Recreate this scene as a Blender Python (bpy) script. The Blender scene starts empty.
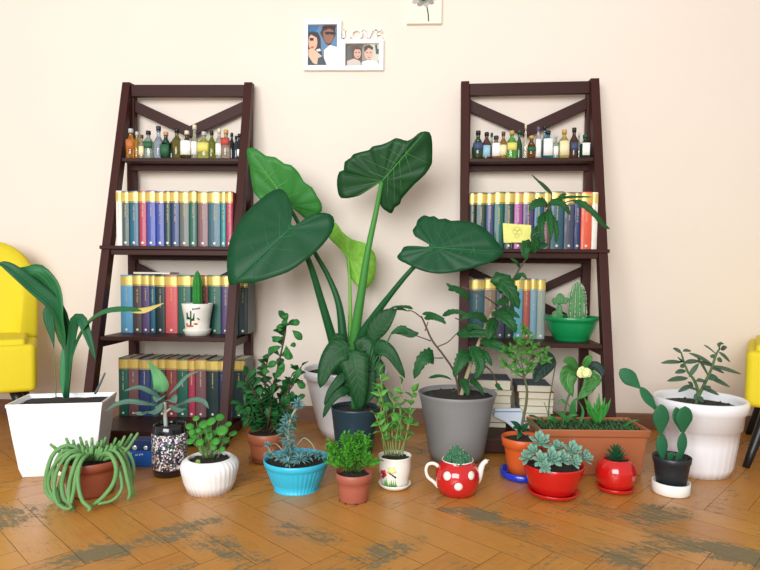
import bpy, math, random
from mathutils import Vector, Matrix, noise as mnoise
random.seed(7)
C = bpy.context.scene.collection
WORLD, AREA, CEIL, EXPO = .45, 158, 1.5, .22
V = Vector
# ---------------------------------------------------------------- camera (solved from the two ladder shelves)
F, CX, CY = 583.0, 380.0, 302.3
CAM = V((0, -2.5326, 0.6419))
yaw, pit, rol = 0.0524, 0.045, 0.0103
fw = V((-math.sin(yaw)*math.cos(pit), math.cos(yaw)*math.cos(pit), -math.sin(pit)))
rt0 = V((math.cos(yaw), math.sin(yaw), 0)); up0 = rt0.cross(fw)
RT = rt0*math.cos(rol)+up0*math.sin(rol); UP = -rt0*math.sin(rol)+up0*math.cos(rol)
def ray(u, v): return fw+RT*((u-CX)/F)+UP*((CY-v)/F)
def G(u, v, z=0.0):
    d = ray(u, v); return CAM+d*((z-CAM.z)/d.z)
def W(u, v, y):
    d = ray(u, v); return CAM+d*((y-CAM.y)/d.y)
def dep(p): return (p-CAM).dot(fw)
def base(u, v, r=0, z=0.0):
    """centre of a round foot whose nearest edge touches the surface z at (u,v); metres per pixel there"""
    g = G(u, v, z); s = dep(g)/F
    h = V((g.x-CAM.x, g.y-CAM.y, 0)).normalized()
    c = g+h*(r*s); s = dep(c)/F
    c = g+h*(r*s); return V((c.x, c.y, z)), dep(c)/F
def Z(u, v, y): return W(u, v, y).z
# ---------------------------------------------------------------- materials
def lin(c): 
    o = []
    for k in c[:3]:
        k = k/255; o.append(k/12.92 if k <= .04045 else ((k+.055)/1.055)**2.4)
    return tuple(o)+(1,)
MC = {}
def mat(rgb, rough=.5, var=.12, scale=30, bump=0.0, metal=0, spec=.5, trans=0, coat=0, vec='Object', stretch=None, sss=0):
    key = (tuple(rgb), rough, var, scale, bump, metal, spec, trans, coat, stretch, sss)
    if key in MC: return MC[key]
    m = bpy.data.materials.new('surface_%03d' % len(MC)); m.use_nodes = True; nt = m.node_tree; N = nt.nodes; L = nt.links
    b = N['Principled BSDF']; b.inputs['Roughness'].default_value = rough; b.inputs['Metallic'].default_value = metal
    b.inputs['Specular IOR Level'].default_value = spec; b.inputs['Transmission Weight'].default_value = trans
    b.inputs['Coat Weight'].default_value = coat; b.inputs['Coat Roughness'].default_value = .08
    if sss:
        b.inputs['Subsurface Weight'].default_value = sss; b.inputs['Subsurface Scale'].default_value = .01
    c = lin(rgb)
    tc = N.new('ShaderNodeTexCoord'); no = N.new('ShaderNodeTexNoise'); no.inputs['Scale'].default_value = scale; no.inputs['Detail'].default_value = 4
    src = tc.outputs[vec]
    if stretch:
        mp = N.new('ShaderNodeMapping'); mp.inputs['Scale'].default_value = stretch; L.new(src, mp.inputs[0]); src = mp.outputs[0]
    L.new(src, no.inputs['Vector'])
    mx = N.new('ShaderNodeMix'); mx.data_type = 'RGBA'
    mx.inputs['A'].default_value = tuple(k*(1-var) for k in c[:3])+(1,)
    mx.inputs['B'].default_value = tuple(min(1, k*(1+var)) for k in c[:3])+(1,)
    L.new(no.outputs['Fac'], mx.inputs['Factor']); L.new(mx.outputs['Result'], b.inputs['Base Color'])
    if bump:
        bp = N.new('ShaderNodeBump'); bp.inputs['Strength'].default_value = bump; bp.inputs['Distance'].default_value = .002
        L.new(no.outputs['Fac'], bp.inputs['Height']); L.new(bp.outputs['Normal'], b.inputs['Normal'])
    MC[key] = m; return m
def leafmat(rgb, rough=.45, var=.25, scale=20, nv=7, vein=.5):
    key = ('leaf', tuple(rgb), rough, var, scale, nv, vein)
    if key in MC: return MC[key]
    m = bpy.data.materials.new('leaf_%03d' % len(MC)); m.use_nodes = True; N = m.node_tree.nodes; L = m.node_tree.links; b = N['Principled BSDF']
    b.inputs['Roughness'].default_value = rough; b.inputs['Specular IOR Level'].default_value = .3
    def M(op, *a, clamp=False):
        q = N.new('ShaderNodeMath'); q.operation = op; q.use_clamp = clamp
        for i, x in enumerate(a):
            if isinstance(x, (int, float)): q.inputs[i].default_value = x
            else: L.new(x, q.inputs[i])
        return q.outputs[0]
    tc = N.new('ShaderNodeTexCoord'); no = N.new('ShaderNodeTexNoise'); no.inputs['Scale'].default_value = scale; no.inputs['Detail'].default_value = 4; L.new(tc.outputs['Object'], no.inputs['Vector'])
    sp = N.new('ShaderNodeSeparateXYZ'); L.new(tc.outputs['UV'], sp.inputs[0]); ax = M('ABSOLUTE', sp.outputs['X'])
    mid = M('SUBTRACT', 1.0, M('MULTIPLY', ax, 9.0), clamp=True)
    side = M('POWER', M('ABSOLUTE', M('COSINE', M('MULTIPLY', M('SUBTRACT', M('MULTIPLY', sp.outputs['Y'], float(nv)), M('MULTIPLY', ax, 1.4)), math.pi))), 14.0)
    v = M('MAXIMUM', mid, M('MULTIPLY', side, .55))
    c = lin(rgb); mx = N.new('ShaderNodeMix'); mx.data_type = 'RGBA'
    mx.inputs['A'].default_value = tuple(k*(1-var*1.3) for k in c[:3])+(1,); mx.inputs['B'].default_value = tuple(min(1, k*(1+var*1.5)) for k in c[:3])+(1,); L.new(no.outputs['Fac'], mx.inputs['Factor'])
    m2 = N.new('ShaderNodeMix'); m2.data_type = 'RGBA'; L.new(M('MULTIPLY', v, vein), m2.inputs['Factor']); L.new(mx.outputs['Result'], m2.inputs['A']); m2.inputs['B'].default_value = tuple(min(1, k*1.9+.03) for k in c[:3])+(1,)
    L.new(m2.outputs['Result'], b.inputs['Base Color'])
    bp = N.new('ShaderNodeBump'); bp.inputs['Strength'].default_value = .7; bp.inputs['Distance'].default_value = .0015; bp.invert = True; L.new(v, bp.inputs['Height']); L.new(bp.outputs['Normal'], b.inputs['Normal'])
    MC[key] = m; return m
# ---------------------------------------------------------------- mesh builder
def catmull(pts, n):
    pts = [V(p) for p in pts]
    if len(pts) == 2: return [pts[0].lerp(pts[1], i/n) for i in range(n+1)]
    P = [pts[0]*2-pts[1]]+pts+[pts[-1]*2-pts[-2]]; out = []; m = len(pts)-1
    for i in range(n+1):
        t = i/n*m; k = min(int(t), m-1); t -= k; a, b, c, d = P[k:k+4]
        out.append(.5*((2*b)+(c-a)*t+(2*a-5*b+4*c-d)*t*t+(3*b-a-3*c+d)*t**3))
    return out
PROF = {
 'oval': lambda t: math.sin(math.pi*min(1, t*1.0)**.9)**.8 if 0 < t < 1 else 0,
 'lance': lambda t: (math.sin(math.pi*t**.6))**1.0 if 0 < t < 1 else 0,
 'obov': lambda t: (math.sin(math.pi*t**1.5))**.8 if 0 < t < 1 else 0,
 'strap': lambda t: min(1, .2+t*1.7)*(1-t**4)**.9,
 'cord': lambda t: min(1, (t*4.5)**.6)*(1-t)**.52*1.12,
 'taper': lambda t: (1-t)**.8*(.6+.8*min(1, t*3)),
 'paddle': lambda t: .28+.72*math.sin(math.pi*min(1, max(0, (t-.25)/.75)))**.7 if t < .985 else .0,
}
class MB:
    def __init__(s): s.uv = {}; s.v = []; s.f = []; s.m = []; s.sm = []
    def add(s, vs, fs, mi=0, sm=True):
        o = len(s.v); s.v += [V(p) for p in vs]; s.f += [tuple(i+o for i in f) for f in fs]; s.m += [mi]*len(fs); s.sm += [sm]*len(fs)
    def box(s, x0, x1, y0, y1, z0, z1, mi=0, M=None):
        vs = [V((x, y, z)) for x in (x0, x1) for y in (y0, y1) for z in (z0, z1)]
        if M: vs = [M @ v for v in vs]
        s.add(vs, [(0,1,3,2),(4,6,7,5),(0,4,5,1),(2,3,7,6),(0,2,6,4),(1,5,7,3)], mi, False)
    def hexa(s, b, t, mi=0):
        s.add(list(b)+list(t), [(3,2,1,0),(4,5,6,7),(0,1,5,4),(1,2,6,5),(2,3,7,6),(3,0,4,7)], mi, False)
    def lathe(s, c, prof, seg=40, mi=0, rad=None, sm=True, M=None):
        c = V(c); vs = []; fs = []
        for k, (r, z) in enumerate(prof):
            for i in range(seg):
                a = 2*math.pi*i/seg; q = r if rad is None else r*rad(a, k, z)
                p = V((q*math.cos(a), q*math.sin(a), z))
                if M: p = M @ p
                vs.append(c+p)
        for k in range(len(prof)-1):
            for i in range(seg):
                j = (i+1) % seg; fs.append((k*seg+i, k*seg+j, (k+1)*seg+j, (k+1)*seg+i))
        s.add(vs, fs, mi, sm)
    def tube(s, pts, r, seg=7, n=None, mi=0, cap=True, flat=1.0):
        n = n or max(2, (len(pts)-1)*4); P = catmull(pts, n) if len(pts) > 2 else [V(pts[0]).lerp(V(pts[1]), i/n) for i in range(n+1)]
        rs = r if isinstance(r, (list, tuple)) else [r, r]
        def R(t):
            t = t*(len(rs)-1); k = min(int(t), len(rs)-2); return rs[k]+(rs[k+1]-rs[k])*(t-k)
        ref = V((0.31, -1, .13)); vs = []; fs = []
        for i, p in enumerate(P):
            t = (P[min(i+1, n)]-P[max(i-1, 0)])
            t = t.normalized() if t.length > 1e-9 else V((0, 0, 1))
            a = t.cross(ref); a = a.normalized() if a.length > 1e-4 else V((1, 0, 0)); b = t.cross(a).normalized(); ref = -b.cross(a).cross(a) if False else ref
            q = R(i/n)
            for k in range(seg):
                an = 2*math.pi*k/seg; vs.append(p+a*(q*math.cos(an))+b*(q*flat*math.sin(an)))
        for i in range(n):
            for k in range(seg):
                j = (k+1) % seg; fs.append((i*seg+k, i*seg+j, (i+1)*seg+j, (i+1)*seg+k))
        if cap: fs.append(tuple(range(seg))[::-1]); fs.append(tuple(n*seg+k for k in range(seg)))
        s.add(vs, fs, mi)
    def leaf(s, pts, w, nrm=(0, -1, .6), prof='oval', seg=8, mi=0, fold=.18, cup=0, cr=2, wave=0, ser=0):
        P = catmull(pts, seg); nrm = V(nrm); pf = PROF[prof]; vs = []; fs = []; nc = 2*cr+1
        for i, p in enumerate(P):
            t = P[min(i+1, seg)]-P[max(i-1, 0)]; t = t.normalized() if t.length > 1e-9 else V((0, 0, 1))
            sd = t.cross(nrm); sd = sd.normalized() if sd.length > 1e-3 else V((1, 0, 0)); n2 = sd.cross(t).normalized()
            tt = i/seg; ww = max(.015, pf(tt))*w/2
            if ser and i % 2: ww *= (1-ser)
            for k in range(nc):
                x = (k-cr)/cr
                off = abs(x)*fold*ww*2+cup*x*x*ww
                if wave: off += wave*w*math.sin(i*1.7+(1 if x > 0 else 2.4))*abs(x)
                vs.append(p+sd*(x*ww)+n2*off)
        for i in range(seg):
            for k in range(nc-1): fs.append((i*nc+k, i*nc+k+1, (i+1)*nc+k+1, (i+1)*nc+k))
        o = len(s.v)
        for i in range(seg+1):
            for k in range(nc): s.uv[o+i*nc+k] = ((k-cr)/cr, i/seg)
        s.add(vs, fs, mi)
    def ball(s, c, r, sc=(1, 1, 1), mi=0, u=12, v=8, M=None, nz=0):
        c = V(c); vs = []; fs = []
        for i in range(v+1):
            ph = math.pi*i/v
            for k in range(u):
                a = 2*math.pi*k/u; d = V((math.sin(ph)*math.cos(a)*sc[0], math.sin(ph)*math.sin(a)*sc[1], math.cos(ph)*sc[2]))*r
                if nz: d = d*(1+nz*mnoise.noise(d*(2.5/r)+c*9))
                if M: d = M @ d
                vs.append(c+d)
        for i in range(v):
            for k in range(u):
                j = (k+1) % u; fs.append((i*u+k, (i+1)*u+k, (i+1)*u+j, i*u+j))
        s.add(vs, fs, mi)
    def prism(s, poly, ext, mi=0):
        n = len(poly); ext = V(ext); a = [V(p) for p in poly]
        s.add(a+[p+ext for p in a], [tuple(range(n)), tuple(range(n, 2*n))[::-1]]+[(i, n+i, n+(i+1) % n, (i+1) % n) for i in range(n)], mi, False)
    def disc(s, c, r, nrm=(0, -1, 0), mi=0, seg=16, sy=1.0, th=0.0006):
        c = V(c); n = V(nrm).normalized(); a = n.cross(V((0, 0, 1))); a = a.normalized() if a.length > .01 else V((1, 0, 0)); b = a.cross(n)
        pl = [c+a*(r*math.cos(2*math.pi*k/seg))+b*(r*sy*math.sin(2*math.pi*k/seg)) for k in range(seg)]
        s.prism(pl, n*th, mi)
    def build(s, name, mats, parent=None, world=True, bevel=0, solid=0, sub=0):
        me = bpy.data.meshes.new(name); off = V((0, 0, 0))
        if parent is not None and world:
            p = parent
            while p is not None: off += p.location; p = p.parent
        me.from_pydata([tuple(v-off) for v in s.v], [], s.f)
        if not isinstance(mats, (list, tuple)): mats = [mats]
        for m in mats: me.materials.append(m)
        me.polygons.foreach_set('material_index', s.m); me.polygons.foreach_set('use_smooth', s.sm); me.update()
        if s.uv:
            ul = me.uv_layers.new(name='UVMap'); vi = [0]*len(me.loops); me.loops.foreach_get('vertex_index', vi); fl = []
            for i in vi: fl += s.uv.get(i, (.5, 0.0))
            ul.data.foreach_set('uv', fl)
        o = bpy.data.objects.new(name, me); C.objects.link(o)
        if parent is not None: o.parent = parent
        if solid:
            md = o.modifiers.new('thickness', 'SOLIDIFY'); md.thickness = solid; md.offset = 0
        if bevel:
            md = o.modifiers.new('bevel', 'BEVEL'); md.width = bevel; md.segments = 2; md.limit_method = 'ANGLE'
        if sub:
            md = o.modifiers.new('smooth', 'SUBSURF'); md.levels = sub; md.render_levels = sub
        return o
def thing(name, label, cat, loc, rz=0, group=None):
    o = bpy.data.objects.new(name, None); C.objects.link(o); o.location = loc; o.rotation_euler = (0, 0, rz); o.empty_display_size = .02
    o['label'] = label; o['category'] = cat
    if group: o['group'] = group
    return o
def struct(o): o['kind'] = 'structure'; return o
# ---------------------------------------------------------------- room shell
def wall_mat(rgb, rgb2):
    m = bpy.data.materials.new('plaster'); m.use_nodes = True; N = m.node_tree.nodes; L = m.node_tree.links; b = N['Principled BSDF']
    b.inputs['Roughness'].default_value = .85; b.inputs['Specular IOR Level'].default_value = .2
    tc = N.new('ShaderNodeTexCoord'); n1 = N.new('ShaderNodeTexNoise'); n1.inputs['Scale'].default_value = 1.4; n1.inputs['Detail'].default_value = 3
    n2 = N.new('ShaderNodeTexNoise'); n2.inputs['Scale'].default_value = 90; n2.inputs['Detail'].default_value = 5
    L.new(tc.outputs['Object'], n1.inputs['Vector']); L.new(tc.outputs['Object'], n2.inputs['Vector'])
    mx = N.new('ShaderNodeMix'); mx.data_type = 'RGBA'; mx.inputs['A'].default_value = lin(rgb); mx.inputs['B'].default_value = lin(rgb2)
    L.new(n1.outputs['Fac'], mx.inputs['Factor']); L.new(mx.outputs['Result'], b.inputs['Base Color'])
    bp = N.new('ShaderNodeBump'); bp.inputs['Strength'].default_value = .12; bp.inputs['Distance'].default_value = .001
    L.new(n2.outputs['Fac'], bp.inputs['Height']); L.new(bp.outputs['Normal'], b.inputs['Normal']); return m
m = MB(); m.box(-3.0, 3.0, 0, .12, 0, 2.75); struct(m.build('wall_back', wall_mat((236,221,206), (240,228,215))))
m = MB(); m.box(-3.0, 3.0, -.016, 0, 0, .058)
m.prism([V((-3, -.022, 0)), V((-3, 0, 0)), V((-3, 0, .066)), V((-3, -.010, .064)), V((-3, -.018, .05))], (6, 0, 0))
struct(m.build('baseboard_back', mat((128,88,62), .45, .2, 8, stretch=(1, 8, 8))))
# parquet: one floor object, a slab with herringbone blocks laid on it
def floor():
    Wd, n = .088, 5; Ln = Wd*n; gap = .0006; th = math.radians(-41)
    ux = V((math.cos(th), math.sin(th), 0)); uy = V((-math.sin(th), math.cos(th), 0)); O = V((-.543, -.986, 0))
    verts = []; faces = []; uvs = []; cols = []; rnd = random.Random(3)
    X0, X1, Y0, Y1 = -3.0, 3.0, -3.6, 0.0
    def plank(a0, b0, a1, b1, horiz):
        c = O+ux*((a0+a1)/2*Wd)+uy*((b0+b1)/2*Wd)
        if not (X0-.3 < c.x < X1+.3 and Y0-.3 < c.y < Y1+.3): return
        A0, A1, B0, B1 = a0*Wd+gap, a1*Wd-gap, b0*Wd+gap, b1*Wd-gap
        pl = [O+ux*a+uy*b for a, b in ((A0, B0), (A1, B0), (A1, B1), (A0, B1))]
        # clip to the room rectangle
        lu = [(0, 0), (Ln, 0), (Ln, Wd), (0, Wd)] if horiz else [(0, 0), (0, Wd), (Ln, Wd), (Ln, 0)]
        poly = [(p.x, p.y, u, v) for p, (u, v) in zip(pl, lu)]
        for ax, lim, sg in ((0, X0, 1), (0, X1, -1), (1, Y0, 1), (1, Y1, -1)):
            out = []
            for i in range(len(poly)):
                p, q = poly[i], poly[(i+1) % len(poly)]; dp, dq = sg*(p[ax]-lim), sg*(q[ax]-lim)
                if dp >= 0: out.append(p)
                if (dp >= 0) != (dq >= 0):
                    t = dp/(dp-dq); out.append(tuple(p[k]+(q[k]-p[k])*t for k in range(4)))
            poly = out
            if len(poly) < 3: return
        ou, ov = rnd.uniform(0, 40), rnd.uniform(0, 40); r = rnd.random(); k0 = len(verts)
        verts.extend([(p[0], p[1], 0) for p in poly]); faces.append(tuple(range(k0, k0+len(poly))))
        uvs.extend([(p[2]+ou, p[3]+ov) for p in poly]); cols.extend([(r, rnd.random(), 1 if horiz else 0, 1)]*len(poly))
    for j in range(-60, 60):
        for i in range(-60, 60):
            if (i-j) % (2*n) == 0: plank(i, j, i+n, j+1, True)
            if (i-j) % (2*n) == 2*n-1: plank(i, j, i+1, j+n, False)
    k0 = len(verts)
    for z in (-.0012, -.05):
        for x, y in ((X0, Y0), (X1, Y0), (X1, Y1+.12), (X0, Y1+.12)): verts.append((x, y, z))
    slab = [(0,1,2,3),(7,6,5,4),(0,4,5,1),(1,5,6,2),(2,6,7,3),(3,7,4,0)]
    npl = len(faces); faces += [tuple(k0+i for i in f) for f in slab]
    me = bpy.data.meshes.new('floor'); me.from_pydata(verts, [], faces)
    me.uv_layers.new(name='UVMap'); me.color_attributes.new('plank', 'FLOAT_COLOR', 'CORNER'); fu = []; fc = []
    for f in me.polygons:
        for l in f.loop_indices:
            vi = me.loops[l].vertex_index
            fu += uvs[vi] if f.index < npl else (0.0, 0.0); fc += cols[vi] if f.index < npl else (0.5, .5, 0.0, 1.0)
        if f.index >= npl: f.material_index = 1
    me.uv_layers['UVMap'].data.foreach_set('uv', fu); me.color_attributes['plank'].data.foreach_set('color', fc)
    m = bpy.data.materials.new('worn_parquet'); m.use_nodes = True; N = m.node_tree.nodes; L = m.node_tree.links; b = N['Principled BSDF']
    def M(op, *a, clamp=False):
        q = N.new('ShaderNodeMath'); q.operation = op; q.use_clamp = clamp
        for i, x in enumerate(a):
            if isinstance(x, (int, float)): q.inputs[i].default_value = x
            else: L.new(x, q.inputs[i])
        return q.outputs[0]
    def MX(f, A, B):
        q = N.new('ShaderNodeMix'); q.data_type = 'RGBA'
        for k, x in (('Factor', f), ('A', A), ('B', B)):
            if isinstance(x, (int, float, tuple)): q.inputs[k].default_value = x
            else: L.new(x, q.inputs[k])
        return q.outputs['Result']
    def NZ(vec, sc, det=5, rough=.6):
        q = N.new('ShaderNodeTexNoise'); q.inputs['Scale'].default_value = sc; q.inputs['Detail'].default_value = det; q.inputs['Roughness'].default_value = rough; L.new(vec, q.inputs['Vector']); return q.outputs['Fac']
    def MP(vec, sc):
        q = N.new('ShaderNodeMapping'); q.inputs['Scale'].default_value = sc; L.new(vec, q.inputs[0]); return q.outputs[0]
    tc = N.new('ShaderNodeTexCoord'); obj = tc.outputs['Object']; uvo = tc.outputs['UV']
    at = N.new('ShaderNodeVertexColor'); at.layer_name = 'plank'; sp = N.new('ShaderNodeSeparateColor'); L.new(at.outputs['Color'], sp.inputs[0])
    tone, tone2 = sp.outputs['Red'], sp.outputs['Green']
    grain = NZ(MP(uvo, (3, 60, 1)), 3, 6); fine = NZ(MP(uvo, (10, 220, 1)), 3, 3)
    c = MX(tone, lin((172,112,44)), lin((190,130,58)))
    c = MX(M('MULTIPLY', tone2, .35), c, lin((178,112,48)))
    c = MX(M('MULTIPLY', M('SUBTRACT', grain, .35, clamp=True), .9), c, lin((214,160,88)))
    c = MX(M('MULTIPLY', M('SUBTRACT', fine, .5, clamp=True), 1.0), c, lin((110,68,28)))
    # wear: finish gone, grey-green dirt
    big = NZ(obj, 2.3, 4, .55); mid = NZ(obj, 9, 5, .7); scr = NZ(MP(uvo, (5, 42, 1)), 2, 6, .75); spk = NZ(obj, 85, 4, .8)
    blobs = None
    for (u, v, rx, ry, s, an) in ((662,513,.10,.06,.6,10),(740,556,.2,.06,.5,-25),(250,562,.2,.05,.5,-41),(125,548,.22,.05,.44,38),(455,510,.06,.03,.42,0),(505,520,.14,.045,.38,-25),(300,532,.12,.045,.42,-20),(12,518,.1,.06,.4,-41),(190,525,.14,.03,.38,36),(390,550,.12,.05,.38,40),(640,552,.12,.04,.32,38)):
        g = G(u, v); mp_ = N.new('ShaderNodeMapping'); mp_.vector_type = 'TEXTURE'; L.new(obj, mp_.inputs[0])
        mp_.inputs['Location'].default_value = (g.x, g.y, 0); mp_.inputs['Rotation'].default_value = (0, 0, math.radians(an)); mp_.inputs['Scale'].default_value = (rx, ry, 1)
        ln = N.new('ShaderNodeVectorMath'); ln.operation = 'LENGTH'; L.new(mp_.outputs[0], ln.inputs[0])
        k = M('MULTIPLY', M('MULTIPLY', M('SUBTRACT', 1.5, ln.outputs['Value'], clamp=True), M('SUBTRACT', 1.7, ln.outputs['Value'], clamp=True)), s)
        blobs = k if blobs is None else M('MAXIMUM', blobs, k)
    rot = N.new('ShaderNodeMapping'); rot.inputs['Rotation'].default_value = (0, 0, math.radians(-22)); rot.inputs['Scale'].default_value = (3.2, 26, 1); L.new(obj, rot.inputs[0]); scr2 = NZ(rot.outputs[0], 2, 6, .8)
    def K_(x, g): return M('MULTIPLY', M('SUBTRACT', x, .5), g)
    sc = M('ADD', M('ADD', K_(big, 1.0), K_(mid, 1.7)), M('ADD', K_(scr, 2.1), M('ADD', K_(scr2, 1.5), K_(spk, 1.5))))
    sc = M('ADD', sc, M('MULTIPLY', blobs, 1.15))
    sc = M('ADD', sc, K_(tone2, .3))
    wear = M('MULTIPLY', M("SUBTRACT", sc, .3), 4.5, clamp=True)
    faint = M('MULTIPLY', M('SUBTRACT', sc, -.1), 1.4, clamp=True)
    c = MX(M('MULTIPLY', faint, .35), c, lin((136,108,62)))
    c = MX(M('MULTIPLY', wear, .85), c, MX(spk, lin((86,84,62)), lin((124,116,88))))
    L.new(c, b.inputs['Base Color'])
    L.new(M('ADD', M('MULTIPLY', wear, .3), M('ADD', .24, M('MULTIPLY', grain, .16))), b.inputs['Roughness'])
    b.inputs['Specular IOR Level'].default_value = .5
    bp = N.new('ShaderNodeBump'); bp.inputs['Strength'].default_value = .25; bp.inputs['Distance'].default_value = .001; L.new(M('SUBTRACT', scr, M('MULTIPLY', wear, .6)), bp.inputs['Height']); L.new(bp.outputs['Normal'], b.inputs['Normal'])
    me.materials.append(m); me.materials.append(mat((84,54,26), .9))
    o = bpy.data.objects.new('floor', me); C.objects.link(o); struct(o)
floor()
# ---------------------------------------------------------------- ladder shelves
WOOD = mat((62,28,22), .5, .3, 9, stretch=(1, 1, .25), spec=.25)
WOODX = mat((58,28,22), .5, .3, 9, stretch=(.25, 1, 1), spec=.25)
LH, LW, LD = 1.453, .5555, .3907
SZ = {1: 1.1187, 2: .7518, 3: .399, 4: .0464+.012}
def fy(z): return -.02-LD*(1-z/LH)          # front face of the leaning post, local y
LAD = [(-.9567, .0218), (.4765, -.0464)]; LY = -.0514
def to_local(s, p):
    cx, a = LAD[s]; dx, dy = p.x-cx, p.y-LY; return V((dx*math.cos(a)+dy*math.sin(a), -dx*math.sin(a)+dy*math.cos(a), p.z))
def lpx(s, u, v, ly):
    """local x on ladder s where the viewing line through (u,v) meets local depth ly"""
    cx, a = LAD[s]; d = ray(u, v); n = V((-math.sin(a), math.cos(a), 0)); o = V((cx, LY, 0))+n*ly
    t = (o-CAM).dot(n)/d.dot(n); return to_local(s, CAM+d*t)
def ladder(s):
    L = thing('ladder_shelf', ['dark brown wooden ladder shelf on the left, beside the long-leaved plant in white planter',
        'dark brown wooden ladder shelf on the right, holding the green bowl of cacti'][s], 'shelf', (LAD[s][0], LY, 0), LAD[s][1], 'two leaning ladder shelves against the wall')
    pw = .034
    def B(name, f, mt=WOOD):
        m = MB(); f(m); return m.build(name, mt, L, world=False, bevel=.0022)
    for sd in (-1, 1):
        xo = sd*LW/2; xi = xo-sd*pw; x0, x1 = min(xo, xi), max(xo, xi)
        B('rear_post', lambda m: m.box(x0+.0 if sd < 0 else x0, x1, -.016, .016, 0, LH-.02) if False else m.box(sd*(LW/2-.008)-(pw if sd > 0 else 0), sd*(LW/2-.008)+(0 if sd > 0 else pw), -.006, .03, 0, LH-.03))
        yt, yb, dp = fy(LH), fy(0), .04
        B('front_post', lambda m: m.hexa([V((x0, yb, 0)), V((x1, yb, 0)), V((x1, yb+dp+.006, 0)), V((x0, yb+dp+.006, 0))],
                                         [V((x0, yt-.004, LH)), V((x1, yt-.004, LH)), V((x1, yt+dp, LH+.004)), V((x0, yt+dp, LH+.004))]))
        for z, zt in ((SZ[3], .03), (SZ[4], .04)):
            B('side_rail', lambda m: m.box(sd*(LW/2-.026)-.008, sd*(LW/2-.026)+.008, fy(z)+.04, 0, z-.014-zt, z-.014))
    xi = LW/2-pw
    B('top_rail', lambda m: m.box(-xi, xi, -.016, .004, LH-.058, LH-.008), WOODX)
    def bar(name, xa, za, xb, zb, w, y0=.004, y1=.02):
        d = V((xb-xa, 0, zb-za)).normalized(); n = V((-d.z, 0, d.x))*w/2
        def f(m):
            p = [V((xa, y0, za))-n, V((xb, y0, zb))-n, V((xb, y0, zb))+n, V((xa, y0, za))+n]; m.prism(p, (0, y1-y0, 0))
        B(name, f, WOODX)
    bar('brace', -xi-.005, LH-.088, .012, LH-.206, .045); bar('brace', xi+.005, LH-.088, -.012, LH-.206, .045, .0045, .0205)
    bar('brace', -xi-.005, SZ[2]-.075, xi+.005, SZ[3]+.04, .036, .002, .011); bar('brace', xi+.005, SZ[2]-.075, -xi-.005, SZ[3]+.04, .036, .012, .022)
    # shelf boards and the rails beneath them
    B('shelf_board', lambda m: m.box(-xi, xi, fy(SZ[1])+.003, -.004, SZ[1]-.015, SZ[1]), WOODX)
    B('shelf_rail', lambda m: m.box(-xi, xi, -.03, -.012, SZ[1]-.038, SZ[1]-.015), WOODX)
    B('shelf_board', lambda m: m.box(-LW/2-.005, LW/2+.005, fy(SZ[2])-.012, -.004, SZ[2]-.014, SZ[2]), WOODX)
    B('shelf_rail', lambda m: m.box(-xi, xi, fy(SZ[2])+.001, fy(SZ[2])+.018, SZ[2]-.036, SZ[2]-.014), WOODX)
    B('shelf_rail', lambda m: m.box(-xi, xi, -.03, -.012, SZ[2]-.05, SZ[2]-.014), WOODX)
    B('shelf_board', lambda m: m.box(-xi, xi, fy(SZ[3])+.004, -.008, SZ[3]-.016, SZ[3]), WOODX)
    B('shelf_board', lambda m: m.box(-xi, xi, fy(SZ[4])+.004, -.008, SZ[4]-.016, SZ[4]), WOODX)
    B('shelf_rail', lambda m: m.box(-xi, xi, fy(SZ[4])+.008, fy(SZ[4])+.026, SZ[4]-.05, SZ[4]-.016), WOODX)
    return L
ladder(0); ladder(1)
def LW2(s, p):   # ladder-local to world
    cx, a = LAD[s]; return V((cx+p[0]*math.cos(a)-p[1]*math.sin(a), LY+p[0]*math.sin(a)+p[1]*math.cos(a), p[2]))
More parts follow.
